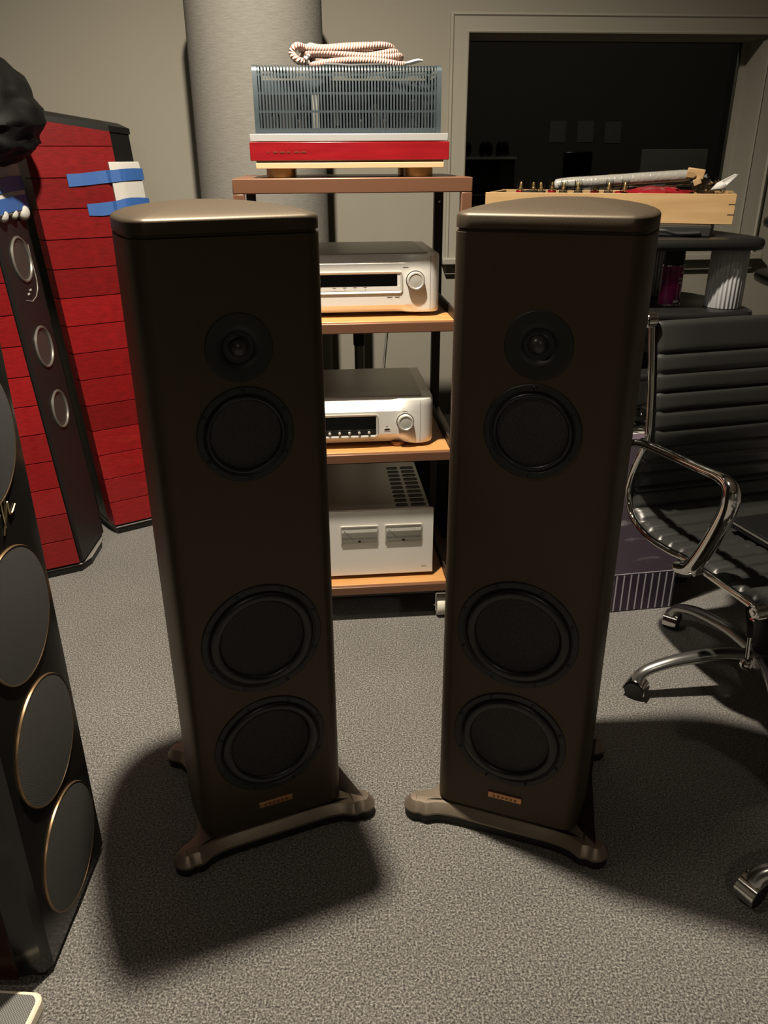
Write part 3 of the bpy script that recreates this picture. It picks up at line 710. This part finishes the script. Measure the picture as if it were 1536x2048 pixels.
MB().tube(catmull([(.135, -.052, .008), (.15, -.056, .010), (.168, -.058, .014), (.18, -.058, .014)], 4), [.004, .005, .006, .007, .008, .008, .008, .0075, .007, .006, .005, .004, .002], 8, flat=.6).build('heat_shrink_tip', 'white', CO)
MB().tube(catmull([(-.06, -.070, .004), (-.03, -.074, .003), (0, -.076, .001), (.03, -.075, .002), (.06, -.073, .003), (.09, -.070, .004)], 5), .0045, 8).build('black_lead', 'black', CO)
# ---- silver components
def silver_body(t, W, D, H, ch, rc, lip):
    """rounded front corners; face chamfered back at top and bottom except near the ends"""
    half = W/2; plan = []
    def P(x, y): plan.append((x, y))
    n = 8
    xs = [half-rc-(2*(half-rc))*i/28 for i in range(29)]
    for i in range(n+1): a = R(0-90*i/n); P(half-rc+rc*math.cos(a), rc+rc*math.sin(a))
    for x in xs[1:-1]: P(x, 0)
    for i in range(n+1): a = R(-90-90*i/n); P(-half+rc+rc*math.cos(a), rc+rc*math.sin(a))
    P(-half, D); P(half, D)
    plan = plan[::-1]
    zs = [0, .2*lip, .6*lip, lip, lip*1.15, H-lip*1.15, H-lip, H-.6*lip, H-.2*lip, H]
    rs = []
    for z in zs:
        k = max(0, 1-z/lip) if z < lip else max(0, 1-(H-z)/lip)
        ring = []
        for x, y in plan:
            S = 1-sstep(half-.115, half-.045, abs(x))
            e = 0
            if z in (0, H): e = .0015
            fr = 1-sstep(rc*.3, rc, y)
            sx = 1-e/half
            ring.append((x*sx, y+(ch*k*S)*fr+e*(1 if y < D/2 else -1), z))
        rs.append(ring)
    return MB().rings(rs).build('body', 'silver', t, smooth=28)
def knob(t, x, z, r, y=0.):
    k = MB().lathe([(r+.0022, .0), (r+.0022, .0006)], (x, y, z), (0, -1, 0), 40).build('knob_gap', 'black', t)
    kk = MB().lathe([(r, 0), (r, .013), (r-.0012, .0155), (r-.004, .016), (r-.0055, .0145), (r-.006, .0145), (r*.4, .0152), (.0005, .0155)], (x, y, z), (0, -1, 0), 48).build('knob', 'silver_satin', t)
    return kk
# shelf 1: preamplifier
z1 = SHZ[0]
U1 = thing('preamplifier', 'silver preamplifier with a long black display and knob on the upper shelf', 'amplifier', rk(.005, .066, z1+.012), R(5))
W, D, H = .445, .36, .146
silver_body(U1, W, D, H, .016, .032, .020)
MB().prism(rrect(-W/2+.012, W/2-.03, .034, D-.012, .008), H-.001, H+.0025, .001).build('lid', 'silver_top', U1)
for x in (-.15, .155):
    for y in (.06, .30): MB().lathe([(.02, -.0115), (.022, -.010), (.022, .001)], (x, y, 0), n=24).build('foot', 'copper_dark', U1)
def bezel(t, x0, x1, z0, z1, d, wd, mt='silver_satin', r=.002):
    o_ = rrect(x0, x1, z0, z1, r+wd, 3); i_ = rrect(x0+wd, x1-wd, z0+wd, z1-wd, r, 3)
    return MB().rings([[(p[0], .002, p[1]) for p in o_], [(p[0], -d, p[1]) for p in o_], [(p[0], -d*1.1, p[1]) for p in inset([Vector(q) for q in o_], wd*.25)], [(p[0], -.0006, p[1]) for p in i_]], cap1=False).build('display_bezel', mt, t, smooth=30)
bz = bezel(U1, -.105, .122, .050, .106, .0028, .006)
MB().box((.006, -.0004, .084), (.203, .0012, .030)).build('display', 'black_gloss', bz)
MB().box((.008, -.0003, .063), (.214, .0008, .0115)).build('button_strip', 'silver', bz)
MB().lathe([(.006, .0), (.006, .004), (.0045, .005), (.001, .0053)], (-.098+.0, -.001, .083), (0, -1, 0), 20).build('button', 'driver_black', bz)
for i in range(4):
    MB().box((-.058+.027*i, -.0009, .0665), (.009, .0004, .0012)).build('marking', 'seam', bz); MB().box((-.058+.027*i, -.0009, .061), (.0014, .0004, .002)).build('marking', 'seam', bz)
knob(U1, .156, .082, .023)
for x, w_ in ((.088, .014), (.108, .012)): MB().box((x, -.0003, .040), (w_, .0006, .0018)).build('lettering_mark', 'seam', U1)
MB().box((.13, -.0003, .116), (.015, .0006, .0012)).build('lettering_mark', 'seam', U1)
MB().box((.196, .0009, H/2), (.0006, .0026, H-.006)).build('panel_seam', 'seam', U1)
# shelf 2: player
z1 = SHZ[1]
U2 = thing('disc_player', 'lower silver player with display, five buttons and knob on the middle shelf', 'player', rk(-.005, .04, z1+.012), R(5))
W, D, H = .44, .37, .126
silver_body(U2, W, D, H, .024, .040, .030)
MB().prism(rrect(-W/2+.012, W/2-.03, .040, D-.012, .008), H-.001, H+.0025, .001).build('lid', 'silver_top', U2)
for x in (-.15, .12):
    for y in (.03, .30): MB().lathe([(.02, -.0115), (.022, -.010), (.022, .001)], (x, y, 0), n=24).build('foot', 'copper_dark', U2)
bz = bezel(U2, -.107, .063, .022, .089, .0025, .006, r=.005)
MB().box((-.022, -.0004, .064), (.156, .0012, .036)).build('display', 'black_gloss', bz)
MB().box((-.022, -.0004, .038), (.156, .0012, .0165)).build('button_strip', 'driver_black', bz)
for i in range(5):
    MB().lathe([(.0038, .0), (.0038, .004), (.003, .0048), (.0006, .005)], (-.074+.0275*i, -.001, .036), (0, -1, 0), 14).build('button', 'silver_satin', bz)
    MB().box((-.074+.0275*i, -.0011, .0435), (.009, .0003, .0011)).build('marking', 'seam', bz)
MB().box((.087, -.0003, .0425), (.018, .0008, .009)).build('socket_plate', 'white', U2); MB().box((.087, -.0009, .0435), (.0145, .0008, .0045)).build('socket', 'black', U2)
knob(U2, .138, .064, .0225)
for x, z, w_ in ((.137, .094, .013), (.086, .052, .006), (.046, .0155, .012)): MB().box((x, -.0003, z), (w_, .0006, .0011)).build('lettering_mark', 'seam', U2)
MB().box((.180, .0005, H/2), (.0006, .0026, H-.006)).build('panel_seam', 'seam', U2)
# shelf 3: power amplifier
z1 = SHZ[2]
U3 = thing('power_amplifier', 'silver power amplifier with two meter windows and a slotted lid', 'amplifier', rk(.0645, .048, z1+.013), R(5))
W, D, H = .312, .40, .212
MB().box((0, .007, H/2), (W, .014, H)).build('front_panel', 'silver', U3, bevel=.0015)
MB().box((0, .014+(D-.014)/2, H/2-.004), (W-.012, D-.014, H-.012)).build('body', 'silver_top', U3, bevel=.002)
# lid with slots cut: two columns of rounded vents
lid = bmesh.new()
def slot_lid():
    mb = MB(); zt = H-.008; x0, x1, y0, y1 = -W/2+.004, W/2-.010, .016, D
    cols = ((.047, .083), (.093, .136)); rows = [.030+.034*i for i in range(10)]
    xs = [x0]; 
    for a, b in cols: xs += [a, b]
    xs.append(x1); ys = [y0]
    for r_ in rows: ys += [r_, r_+.020]
    ys.append(y1)
    for i in range(len(xs)-1):
        for j in range(len(ys)-1):
            if i % 2 == 1 and j % 2 == 1: continue
            mb.box(((xs[i]+xs[i+1])/2, (ys[j]+ys[j+1])/2, zt+.003), (xs[i+1]-xs[i], ys[j+1]-ys[j], .006))
    return mb, cols, rows
mb, cols, rows = slot_lid(); LD = mb.build('lid', 'silver_top', U3, smooth=0)
for a, b in cols:
    for r_ in rows:
        ol = rrect(a-.001, b+.001, r_-.001, r_+.021, .009, 5); il = rrect(a+.0015, b-.0015, r_+.0015, r_+.0185, .0075, 5)
        MB().rings([[(*p, H-.0022) for p in ol], [(*p, H-.0014) for p in ol], [(*p, H-.0014) for p in il], [(*p, H-.009) for p in il], [(*p, H-.0092) for p in [(0+(a+b)/2, r_+.01)]*len(il)]], cap1=False).build('vent_rim', 'driver_black', LD, smooth=0)
for s in (-1, 1):
    xc = -.0525*1+.001 if s < 0 else .0655+.0; xc = -.066 if s < 0 else .066
    mw = MB()
    x0, x1, za, zb = xc-.056, xc+.056, .108, .165
    o_ = rrect(x0, x1, za, zb, .003, 3); i_ = inset([Vector(p) for p in o_], .0035)
    mw.rings([[(p[0], .001, p[1]) for p in o_], [(p[0], -.003, p[1]) for p in o_], [(p[0], -.003, p[1]) for p in i_], [(p[0], -.0008, p[1]) for p in i_]], cap1=False)
    fr = mw.build('meter_frame', 'silver_satin', U3, smooth=25)
    MB().box((xc, -.0006, .1365), (.105, .001, .05)).build('meter_face', 'silver', fr)
    MB().box((xc, -.0030, .1215), (.104, .0045, .0028)).build('meter_bar', 'aluminium', fr)
    MB().box((xc, -.0014, .116), (.104, .001, .009)).build('meter_sill', 'silver', fr)
    for i in range(13): MB().box((xc-.044+.0073*i, -.0013, .150+.004*math.sin(math.pi*i/12)), (.0006, .0004, .004)).build('scale_tick', 'seam', fr)
    MB().tube([(xc-.012, -.0016, .114), (xc-.046, -.0016, .150)], .0004, 5).build('needle', 'black', fr)
    MB().lathe([(.005, 0), (.004, .001)], (xc, -.0019, .1125), (0, -1, 0), 12).build('needle_hub', 'black', fr)
    MB().box((xc, -.0052, .1365), (.106, .0008, .051)).build('meter_pane', 'meter_glass', fr)
MB().box((.128, -.0003, .022), (.016, .0006, .0012)).build('lettering_mark', 'seam', U3)
for x in (-.12, .12):
    for y in (.05, .35): MB().lathe([(.018, -.0125), (.018, .003)], (x, y, 0), n=20).build('foot', 'black', U3)
# ---------------------------------------------------------------- fabric column, stand, case behind the rack
mb = MB(); n_ = 64; r_ = .2075; c_ = Vector((-.388, 2.82, 0)); TZ = 1.80
zz = [0, .006, TZ-.006, TZ]; rr_ = [r_-.006, r_, r_, r_-.006]
for z, r0 in zip(zz, rr_):
    for j in range(n_): a = 2*math.pi*j/n_; mb.v.append(Vector((r0*math.cos(a), r0*math.sin(a), z)))
for i in range(3):
    for j in range(n_):
        q = (i*n_+j, i*n_+(j+1) % n_, (i+1)*n_+(j+1) % n_, (i+1)*n_+j)
        mb.uv[len(mb.f)] = [(j/n_*1.3, zz[i]), ((j+1)/n_*1.3, zz[i]), ((j+1)/n_*1.3, zz[i+1]), (j/n_*1.3, zz[i+1])]; mb.f.append(q)
mb.f.append(tuple(reversed(range(n_)))); mb.f.append(tuple(range(3*n_, 4*n_)))
o = tag(mb.build('acoustic_column', 'linen', smooth=40), 'tall round column covered in grey linen behind the rack', 'acoustic column'); o.location = c_
t = thing('tripod_stand', 'black pole stand standing behind the rack near the wall', 'stand', (-.0864, 2.88, 0))
MB().lathe([(.018, .02), (.018, .69), (.016, .70)], n=20).build('lower_pole', 'ring_metal', t)
MB().lathe([(.0195, .675), (.0215, .68), (.0215, 1.02), (.019, 1.03)], n=20).build('upper_pole', 'black', t)
for a in (0, 120, 240):
    MB().tube([(.01*math.cos(R(a)), .01*math.sin(R(a)), .16), (.16*math.cos(R(a)), .16*math.sin(R(a)), .012)], .009, 8).build('leg', 'black', t)
tag(MB().tube(catmull([(-.03, 3.05, .96), (-.015, 3.075, .95), (.012, 3.085, .86), (.016, 3.085, .72), (.006, 3.08, .62), (-.02, 3.06, .35), (-.05, 3.02, .02), (-.02, 2.95, .006)], 6), .002, 8).build('wall_cable', 'mesh_dark', smooth=60), 'thin cable hanging against the wall behind the rack', 'cable')
t = thing('equipment_case', 'black case standing on the floor behind the rack', 'case', (.29, 2.80, 0), R(5))
MB().box((0, 0, .20), (.36, .26, .40)).build('shell', 'black', t, bevel=.008)
for z in (.14, .30): MB().box((0, -.133, z), (.34, .006, .012)).build('rib', 'driver_black', t)
# ---------------------------------------------------------------- grey fluted-column racks
def grey_rack(label, loc, rz, w, d, levels, cols, feet=True):
    t = thing('column_rack', label, 'rack', loc, rz)
    ol = catmull([(w/2-.07, 0), (w/2-.02, .012), (w/2, .06), (w/2-.01, .16), (w/2-.06, d-.08), (w/2-.16, d-.01), (0, d), (-w/2+.16, d-.01), (-w/2+.06, d-.08), (-w/2+.01, .16), (-w/2, .06), (-w/2+.02, .012), (-w/2+.07, 0), (-.12, -.006), (.12, -.006)], 4, True)
    for z in levels:
        h = .030; P = [Vector((p.x, p.y)) for p in [Vector((q[0], q[1])) for q in ol]]
        prof = [(.010, -h), (.003, -h+.003), (0, -h/2), (.003, -.004), (.010, 0)]
        MB().rings([[(*q, z+dz) for q in inset(P, dd)] for dd, dz in prof]).build('shelf', 'shelf_black', t, smooth=60)
    for (x, y) in cols:
        zs = [.02]+sorted(levels)
        for a, b in zip(zs[:-1], zs[1:]):
            a_ = a if a > .02 else .03
            MB().lathe([(.048, a_), (.050, a_+.003), (.050, b-.033), (.048, b-.030)], (x, y, 0), n=168, flute=.03, fn=28).build('column', 'grey_column', t, smooth=80)
        MB().lathe([(.030, 0), (.034, .004), (.034, .030)], (x, y, 0), n=24).build('foot', 'black', t)
    return t
GR = grey_rack('grey fluted column rack holding the spray can, behind the chair', (.70, 2.25, 0), 0, .72, .42, [.14, .48, .725, .899, 1.092], [(.285, .085), (-.285, .085), (.13, .31), (-.13, .31)])
GR2 = grey_rack('grey fluted column rack beside the window, farther from the spray can', (1.60, 2.46, 0), R(6), .74, .42, [.20, .55, .945, 1.115], [(-.305, .095), (.275, .085), (0, .34)])
# spray can
t = thing('spray_can', 'magenta spray can with black cap on the grey rack shelf', 'spray can', (.842, 2.375, .899))
MB().lathe([(.031, 0), (.0325, .002), (.0325, .005), (.031, .006)], n=32).build('base_rim', 'chrome', t)
MB().lathe([(.0312, .005), (.0312, .112)], n=32).build('can_body', 'can_magenta', t)
MB().lathe([(.0315, .112), (.0318, .114), (.027, .119)], n=32).build('shoulder', 'chrome', t)
MB().lathe([(.0300, .116), (.0302, .118), (.0285, .158), (.0260, .160)], n=32).build('cap', 'black', t)
for z, w_, a in ((.094, .012, -38), (.078, .013, -48), (.066, .010, -48), (.034, .006, -38), (.014, .016, -62)):
    aa = R(a-10); MB().box((.0313*math.cos(aa), .0313*math.sin(aa), z), (.0006, w_, .004 if z != .014 else .008), Matrix.Rotation(aa, 3, 'Z')).build('lettering_mark', 'dim_white', t)
# black case carrying the pine box, pine box and its contents
t = thing('flat_case', 'flat black case under the pine box on the grey rack', 'case', (.66, 2.47, 1.092), R(-20))
MB().box((.0, .06, .0145), (.58, .25, .029)).build('shell', 'black', t, bevel=.004)
MB().tube(catmull([(.10, -.075, .012), (.16, -.085, .018), (.20, -.08, .010), (.26, -.07, .012)], 5), .006, 8).build('lead', 'black', t)
BX = thing('pine_box', 'open pine wood box full of gold posts and cables', 'box', (.9865, 2.36, 1.1215), R(-19.7))
BL, BD, BH, BT = .712, .26, .080, .014
MB().box((-BL/2, BT/2, BH/2), (BL, BT, BH)).build('front_board', 'pine', BX, bevel=.0012)
MB().box((-BL/2, BD-BT/2, BH/2), (BL, BT, BH)).build('back_board', 'pine', BX, bevel=.0012)
for x in (-BT/2, -BL+BT/2): MB().box((x, BD/2, BH/2-.0004), (BT, BD-2*BT+.001, BH-.001)).build('end_board', 'pine', BX, bevel=.0012)
MB().box((-BL/2, BD/2, .005), (BL-2*BT+.002, BD-2*BT+.002, .01)).build('bottom_board', 'pine_end', BX)
for z in (.026, .053): MB().box((-.009, -.0002, z), (.018, .0008, .0022)).build('joint_spline', 'black', BX)
def bxw(x, y, z): p = Vector((.9865, 2.36, 1.1215))+Matrix.Rotation(R(-19.7), 3, 'Z') @ Vector((x, y, z)); return p
tag(MB().box((0, 0, 0), (.32, .20, .05)).build('cable_bed', 'cloth_black', bevel=.015, seg=3), 'dark heap of leads lying in the pine box', 'cable'); o = bpy.data.objects['cable_bed']; o.location = bxw(-.505, .125, .037); o.rotation_euler = (0, 0, R(-19.7))
for i in range(9):
    x = (-.63, -.585, -.555, -.535, -.49, -.445, -.40, -.355, -.31)[i]; y = (.13, .11, .08, .16, .085, .09, .13, .08, .10)[i]
    p = bxw(x, y, .076)
    t = thing('binding_post', 'gold binding post with clear shell standing in the pine box', 'binding post', p, R(17*i), 'gold binding posts in the pine box')
    t.rotation_euler = (R(4*math.sin(i*2.3)), R(5*math.cos(i*1.7)), 0)
    MB().lathe([(.006, -.005), (.006, .014), (.0045, .016), (.0045, .026), (.003, .030)], n=12).build('core', 'gold', t)
    MB().lathe([(.012, .004), (.0125, .008), (.0105, .036), (.0095, .038)], n=20).build('shell', 'clear_plastic', t)
    MB().lathe([(.0135, -.004), (.0135, .004), (.009, .006)], n=16).build('collar', 'black' if i % 3 else 'red_film', t)
t = thing('black_cap', 'black round cap with white rim lying in the pine box', 'cap', bxw(-.59, .055, .062), 0)
MB().lathe([(.032, 0), (.030, .010), (.020, .020), (.006, .023)], n=28).build('cap_dome', 'black', t, smooth=60)
MB().lathe([(.034, -.004), (.035, 0), (.032, .002)], n=28).build('cap_rim', 'white', t)
# plastic-wrapped rod bundle
t = thing('wrapped_rod', 'long rod bundle wrapped in clear plastic with a wooden block at its end', 'rod bundle', bxw(-.33, .13, .098), R(-19.7))
MB().tube(catmull([(-.19, -.02, .0), (-.15, -.02, .006), (-.05, -.01, .012), (.07, .005, .020), (.20, .02, .028)], 5), [.010]+[.016]*19+[.014], 12).build('rod', 'plastic_wrap', t, smooth=60)
mb = MB(); rs = []
for i in range(33):
    f = i/32; x = -.205+.445*f; ring = []
    for j in range(18):
        a = 2*math.pi*j/18; k = 1+.16*noise.noise(Vector((x*34, math.cos(a)*1.2, math.sin(a)*1.2)))+.1*noise.noise(Vector((x*90, a, 3)))
        w_ = sstep(0, .1, f)*(1-.5*sstep(.9, 1, f))
        ring.append((x, -.018+.04*f+math.cos(a)*.028*k*(.3+.7*w_), .002+.022*f+math.sin(a)*.021*k*(.25+.75*w_)))
    rs.append(ring)
mb.rings(rs).build('plastic_sleeve', 'clear_plastic', t, smooth=40)
MB().box((.215, .018, .032), (.05, .038, .028), Matrix.Rotation(R(8), 3, 'Y')).build('wood_block', 'pine', t, bevel=.003)
MB().box((.222, .004, .010), (.022, .03, .018), Matrix.Rotation(R(-25), 3, 'Y')).build('wood_block', 'pine_end', t, bevel=.002)
# red film package and clear bag
def crumple(name, mt, c, dims, seed, amp=.35, parent=None, rz=-19.7):
    mb = MB(); nu, nv = 26, 14; rs = []
    for i in range(1, nv):
        a = math.pi*i/nv; ring = []
        for j in range(nu):
            b = 2*math.pi*j/nu; d = Vector((math.sin(a)*math.cos(b), math.sin(a)*math.sin(b), -math.cos(a)))
            k = 1+amp*noise.noise(d*2.6+Vector((seed, 0, 0)))+amp*.6*noise.noise(d*6+Vector((0, seed, 0)))
            ring.append((d.x*dims[0]*k, d.y*dims[1]*k, d.z*dims[2]*k))
        rs.append(ring)
    o = mb.rings(rs).build(name, mt, parent, smooth=25)
    o.location = c; o.rotation_euler = (0, 0, R(rz)); return o
tag(crumple('red_package', 'red_film', bxw(-.225, .085, .074), (.11, .055, .019), 2.2), 'crumpled red film package in the pine box', 'package')
tag(crumple('clear_bag', 'clear_plastic', bxw(-.058, .15, .086), (.030, .036, .022), 8.1, .4), 'crumpled clear plastic bag at the end of the pine box', 'bag')
t = thing('plastic_flap', 'pale plastic flap sticking up out of the pine box', 'plastic wrap', bxw(-.055, .075, .088), R(-19.7))
mb = MB().add([(-.015, 0, 0), (.022, .008, .003), (.055, .015, .040), (.045, .02, .042), (.0, .01, .018)], [(0, 1, 2, 3, 4)]); ob = mb.build('sheet', 'dim_white', t); s_ = ob.modifiers.new('thick', 'SOLIDIFY'); s_.thickness = .0012
tag(crumple('dark_pouch', 'mesh_dark', bxw(-.095, .20, .098), (.026, .022, .024), 4.4, .4), 'small dark grey pouch in the pine box beside the clear bag', 'pouch')
# books and bag on the lower shelf, purple carton on the floor
for i, (z, h, mt, dx, lab) in enumerate(((.480, .016, 'dim_white', 0, 'white booklet lying at the bottom of the rack shelf pile'), (.4965, .020, 'book_red', .004, 'red booklet between two white ones on the rack shelf'), (.517, .012, 'white', -.003, 'white booklet under the clear bag on the rack shelf'))):
    t = thing('booklet', lab, 'booklet', (.76+dx, 2.36, z), R(3-2*i))
    MB().box((0, 0, h/2), (.20, .20, h-.003)).build('pages', 'white', t)
    for zz_ in (.0008, h-.0008): MB().box((0, 0, zz_), (.204, .204, .0016)).build('cover', mt, t)
    MB().box((0, -.1025, h/2), (.204, .0014, h)).build('spine', mt, t)
tag(crumple('parts_bag', 'clear_plastic', (.78, 2.34, .568), (.085, .07, .034), 5.5, .35, rz=0), 'clear bag of parts on the booklets of the rack shelf', 'bag')
t = thing('card_box', 'small black carton standing behind the parts bag on the rack', 'carton', (.74, 2.50, .4805)); MB().box((0, 0, .06), (.12, .08, .12)).build('carton_body', 'black', t, bevel=.002); MB().box((0, -.0405, .06), (.11, .001, .02)).build('carton_band', 'mesh_dark', t)
PB = thing('purple_carton', 'purple printed carton with grey vertical stripes near its foot', 'carton', (.795, 2.185, 0), R(9))
MB().box((0, 0, .275), (.205, .10, .55)).build('carton_body', 'purple_print', PB, bevel=.002)
MB().box((0, -.0505, .066), (.199, .001, .126)).build('stripe_panel', 'purple_dark', PB)
for i in range(9): MB().box((-.092+.0232*i, -.0513, .066), (.0042, .0008, .124)).build('stripe', 'grey_print', PB)
MB().box((0, -.0506, .1325), (.203, .0012, .0022)).build('edge_line', 'grey_print', PB)
# ---------------------------------------------------------------- office chairs
# local frame: +x across (w), -y forward; profile given as (forward s, height z)
RAIL = [(-.318, .930), (-.316, .915), (-.292, .799), (-.274, .687), (-.274, .626), (-.300, .569), (-.321, .512), (-.326, .466), (-.305, .423), (-.268, .399), (-.198, .388), (-.109, .394), (-.039, .405), (.105, .409), (.172, .412), (.222, .411)]
def make_chair(label, star):
    t = thing('office_chair', label, 'chair')
    HWD = .25
    prof = catmull([(0, -s, z) for s, z in RAIL], 6)
    for sgn in (-1, 1):
        rail = MB().tube([(sgn*HWD, p.y, p.z) for p in prof], .0085, 12).build('side_rail', 'chrome', t, smooth=60)
        for p in (prof[0], prof[-1]):
            MB().lathe([(.017, -.012), (.0185, -.010), (.0185, .012), (.017, .014), (.012, .0125), (.011, .0115), (.006, .0115), (.005, .014), (.001, .0145)], (sgn*(HWD+.006), p.y, p.z), (sgn, 0, 0), 28).build('end_knob', 'chrome', rail)
    # ribbed leather sling, back and seat
    L = [0]
    for a, b in zip(prof[:-1], prof[1:]): L.append(L[-1]+(b-a).length)
    tot = L[-1]
    def at(l):
        for i in range(len(L)-1):
            if L[i+1] >= l or i == len(L)-2:
                f = (l-L[i])/(L[i+1]-L[i]); p = prof[i].lerp(prof[i+1], f); d = (prof[i+1]-prof[i]).normalized(); return p, Vector((0, -d.z, d.y))*-1 if 0 else Vector((0, d.z, -d.y))
    def sling(name, l0, l1, first, pitch):
        rs = []; N = max(8, int((l1-l0)/.0042))
        rows = []
        for i in range(N+1):
            l = l0+(l1-l0)*i/N; p, n = at(l)
            ph = max(0., l-first)
            b = .0105*(1-(1-abs(math.sin(math.pi*ph/pitch)))**3.2) if l > first else .0105*(1-(1-abs(math.sin(math.pi*(first-l)/(first-l0+1e-6))))**5)
            rows.append((p, n, b))
        xs = [-HWD+.011, -HWD+.016, -HWD+.03, -.12, 0, .12, HWD-.03, HWD-.016, HWD-.011]
        ks = [0, .45, .95, 1, 1, 1, .95, .45, 0]
        for p, n, b in rows:
            top = [p+Vector((x, 0, 0))+n*(-.006+(b+.008)*k) for x, k in zip(xs, ks)]
            bot = [p+Vector((x, 0, 0))-n*(.010*k+.006) for x, k in reversed(list(zip(xs, ks)))]
            rs.append(top+bot)
        return MB().rings(rs).build(name, 'leather', t, smooth=50)
    lb = L[[i for i, p in enumerate(prof) if p.z < .47][0]]
    sling('backrest', .004, lb, .085, .0478)
    sling('seat', lb, tot-.004, lb, .0455)
    for l in (tot*.3, tot*.78):
        p, n = at(l); MB().tube([(-HWD, p.y-n.y*.018, p.z-n.z*.018), (HWD, p.y-n.y*.018, p.z-n.z*.018)], .009, 10).build('cross_bar', 'chrome', t)
    ARM = [(-.335, .585), (-.318, .606), (-.286, .622), (-.233, .637), (-.126, .647), (-.009, .655), (.055, .660), (.092, .653), (.104, .630), (.098, .587), (.066, .506), (.035, .446), (.008, .412), (-.030, .395)]
    for sgn in (-1, 1):
        pa = catmull([(sgn*(HWD+.028), -s, z) for s, z in ARM], 5); k = len(pa)
        rad = [.0112+.0088*sstep(.4, .62, i/k)*(1-.45*sstep(.85, 1, i/k)) for i in range(k)]
        ar = MB().tube(pa, rad, 14).build('armrest', 'chrome', t, smooth=60)
        e = pa[-1]; MB().lathe([(.010, -.004), (.0118, -.002), (.0118, .004), (.010, .006), (.007, .006), (.0065, .002)], (e.x, e.y+.004, e.z-.001), (0, 1, -.3), 20).build('end_cap', 'gold_pale', ar)
        for s, z in ((-.280, .622), (.03, .408)):
            MB().tube([(sgn*(HWD-.002), -s, z-.0), (sgn*(HWD+.03), -s, z)], .008, 10).build('arm_joint', 'chrome', ar)
    MB().box((0, .03, .352), (.20, .24, .05)).build('tilt_mechanism', 'black', t, bevel=.012)
    MB().lathe([(.030, .10), (.030, .22), (.022, .225), (.022, .335)], n=24).build('gas_column', 'black', t)
    hub = MB().lathe([(.036, .085), (.045, .090), (.045, .118), (.036, .128), (.030, .13)], n=32).build('base_hub', 'alu_leg', t)
    lv = MB().tube(catmull([(-.06, -.02, .345), (-.14, -.07, .342), (-.185, -.12, .338), (-.20, -.150, .322), (-.203, -.158, .30)], 5), .0075, 10).build('lever', 'black', t, smooth=60)
    MB().tube([(-.203, -.158, .305), (-.208, -.170, .245)], .0042, 8).build('lever_rod', 'chrome', lv)
    MB().sphere((-.2085, -.171, .236), .0145, 18, 12).build('lever_ball', 'chrome', lv, smooth=80)
    for i in range(5):
        a = R(star+72*i); d = Vector((math.cos(a), math.sin(a), 0))
        pts = catmull([d*.03+V(0, 0, .108), d*.12+V(0, 0, .118), d*.22+V(0, 0, .108), d*.285+V(0, 0, .090), d*.318+V(0, 0, .072), d*.328+V(0, 0, .052)], 5)
        k = len(pts); lg = MB().tube(pts, [.022-.006*sstep(0, .7, q/k)+.004*sstep(.75, .95, q/k) for q in range(k)], 12, flat=.85).build('leg', 'alu_leg', t, smooth=60)
        c = d*.33; ax = Matrix.Rotation(R(50+40*i), 3, 'Z') @ d
        wh = MB().lathe([(.020, -.020), (.025, -.017), (.026, -.012), (.026, .012), (.025, .017), (.020, .020)], (c.x, c.y, .026), ax, 28).build('caster', 'black', t)
        mbh = MB(); sd_ = ax.normalized(); fw = Vector((0, 0, 1)).cross(sd_).normalized(); rs = []
        for q in range(15):
            an = R(-12+205*q/14); o_ = fw*math.cos(an)+Vector((0, 0, 1))*math.sin(an); b0 = Vector((c.x, c.y, .027))
            rs.append([b0+o_*.0275-sd_*.0205, b0+o_*.0300-sd_*.0195, b0+o_*.0300+sd_*.0195, b0+o_*.0275+sd_*.0205])
        mbh.rings(rs).build('caster_hood', 'chrome', wh, smooth=40)
    return t
CH1 = make_chair('black ribbed leather office chair with chrome arms beside the bronze speaker', 169.4)
CH1.location = (.987, 1.7256, 0); CH1.rotation_euler = (0, 0, math.atan2(.252, .968))
CH2 = dup(CH1); CH2['label'] = 'second office chair with a chrome caster on the carpet, farther from the grey racks'
CH2.location = (1.02, 1.03, 0); CH2.rotation_euler = (0, 0, R(-140.8))
for s_ in (CH1, CH2): s_['group'] = 'black office chairs'
# flat black panel lying on the first chair's seat
t = thing('fabric_panel', 'flat black cloth covered panel lying on the office chair seat', 'panel', (.987, 1.7256, .423), math.atan2(.252, .968))
MB().box((.075, -.03, .014), (.26, .36, .024), Matrix.Rotation(R(-1.5), 3, 'X')).build('panel_body', 'cloth_black', t, bevel=.003)
MB().box((-.056, -.03, .018), (.002, .352, .004), Matrix.Rotation(R(-1.5), 3, 'X')).build('edge_strip', 'ring_metal', t)
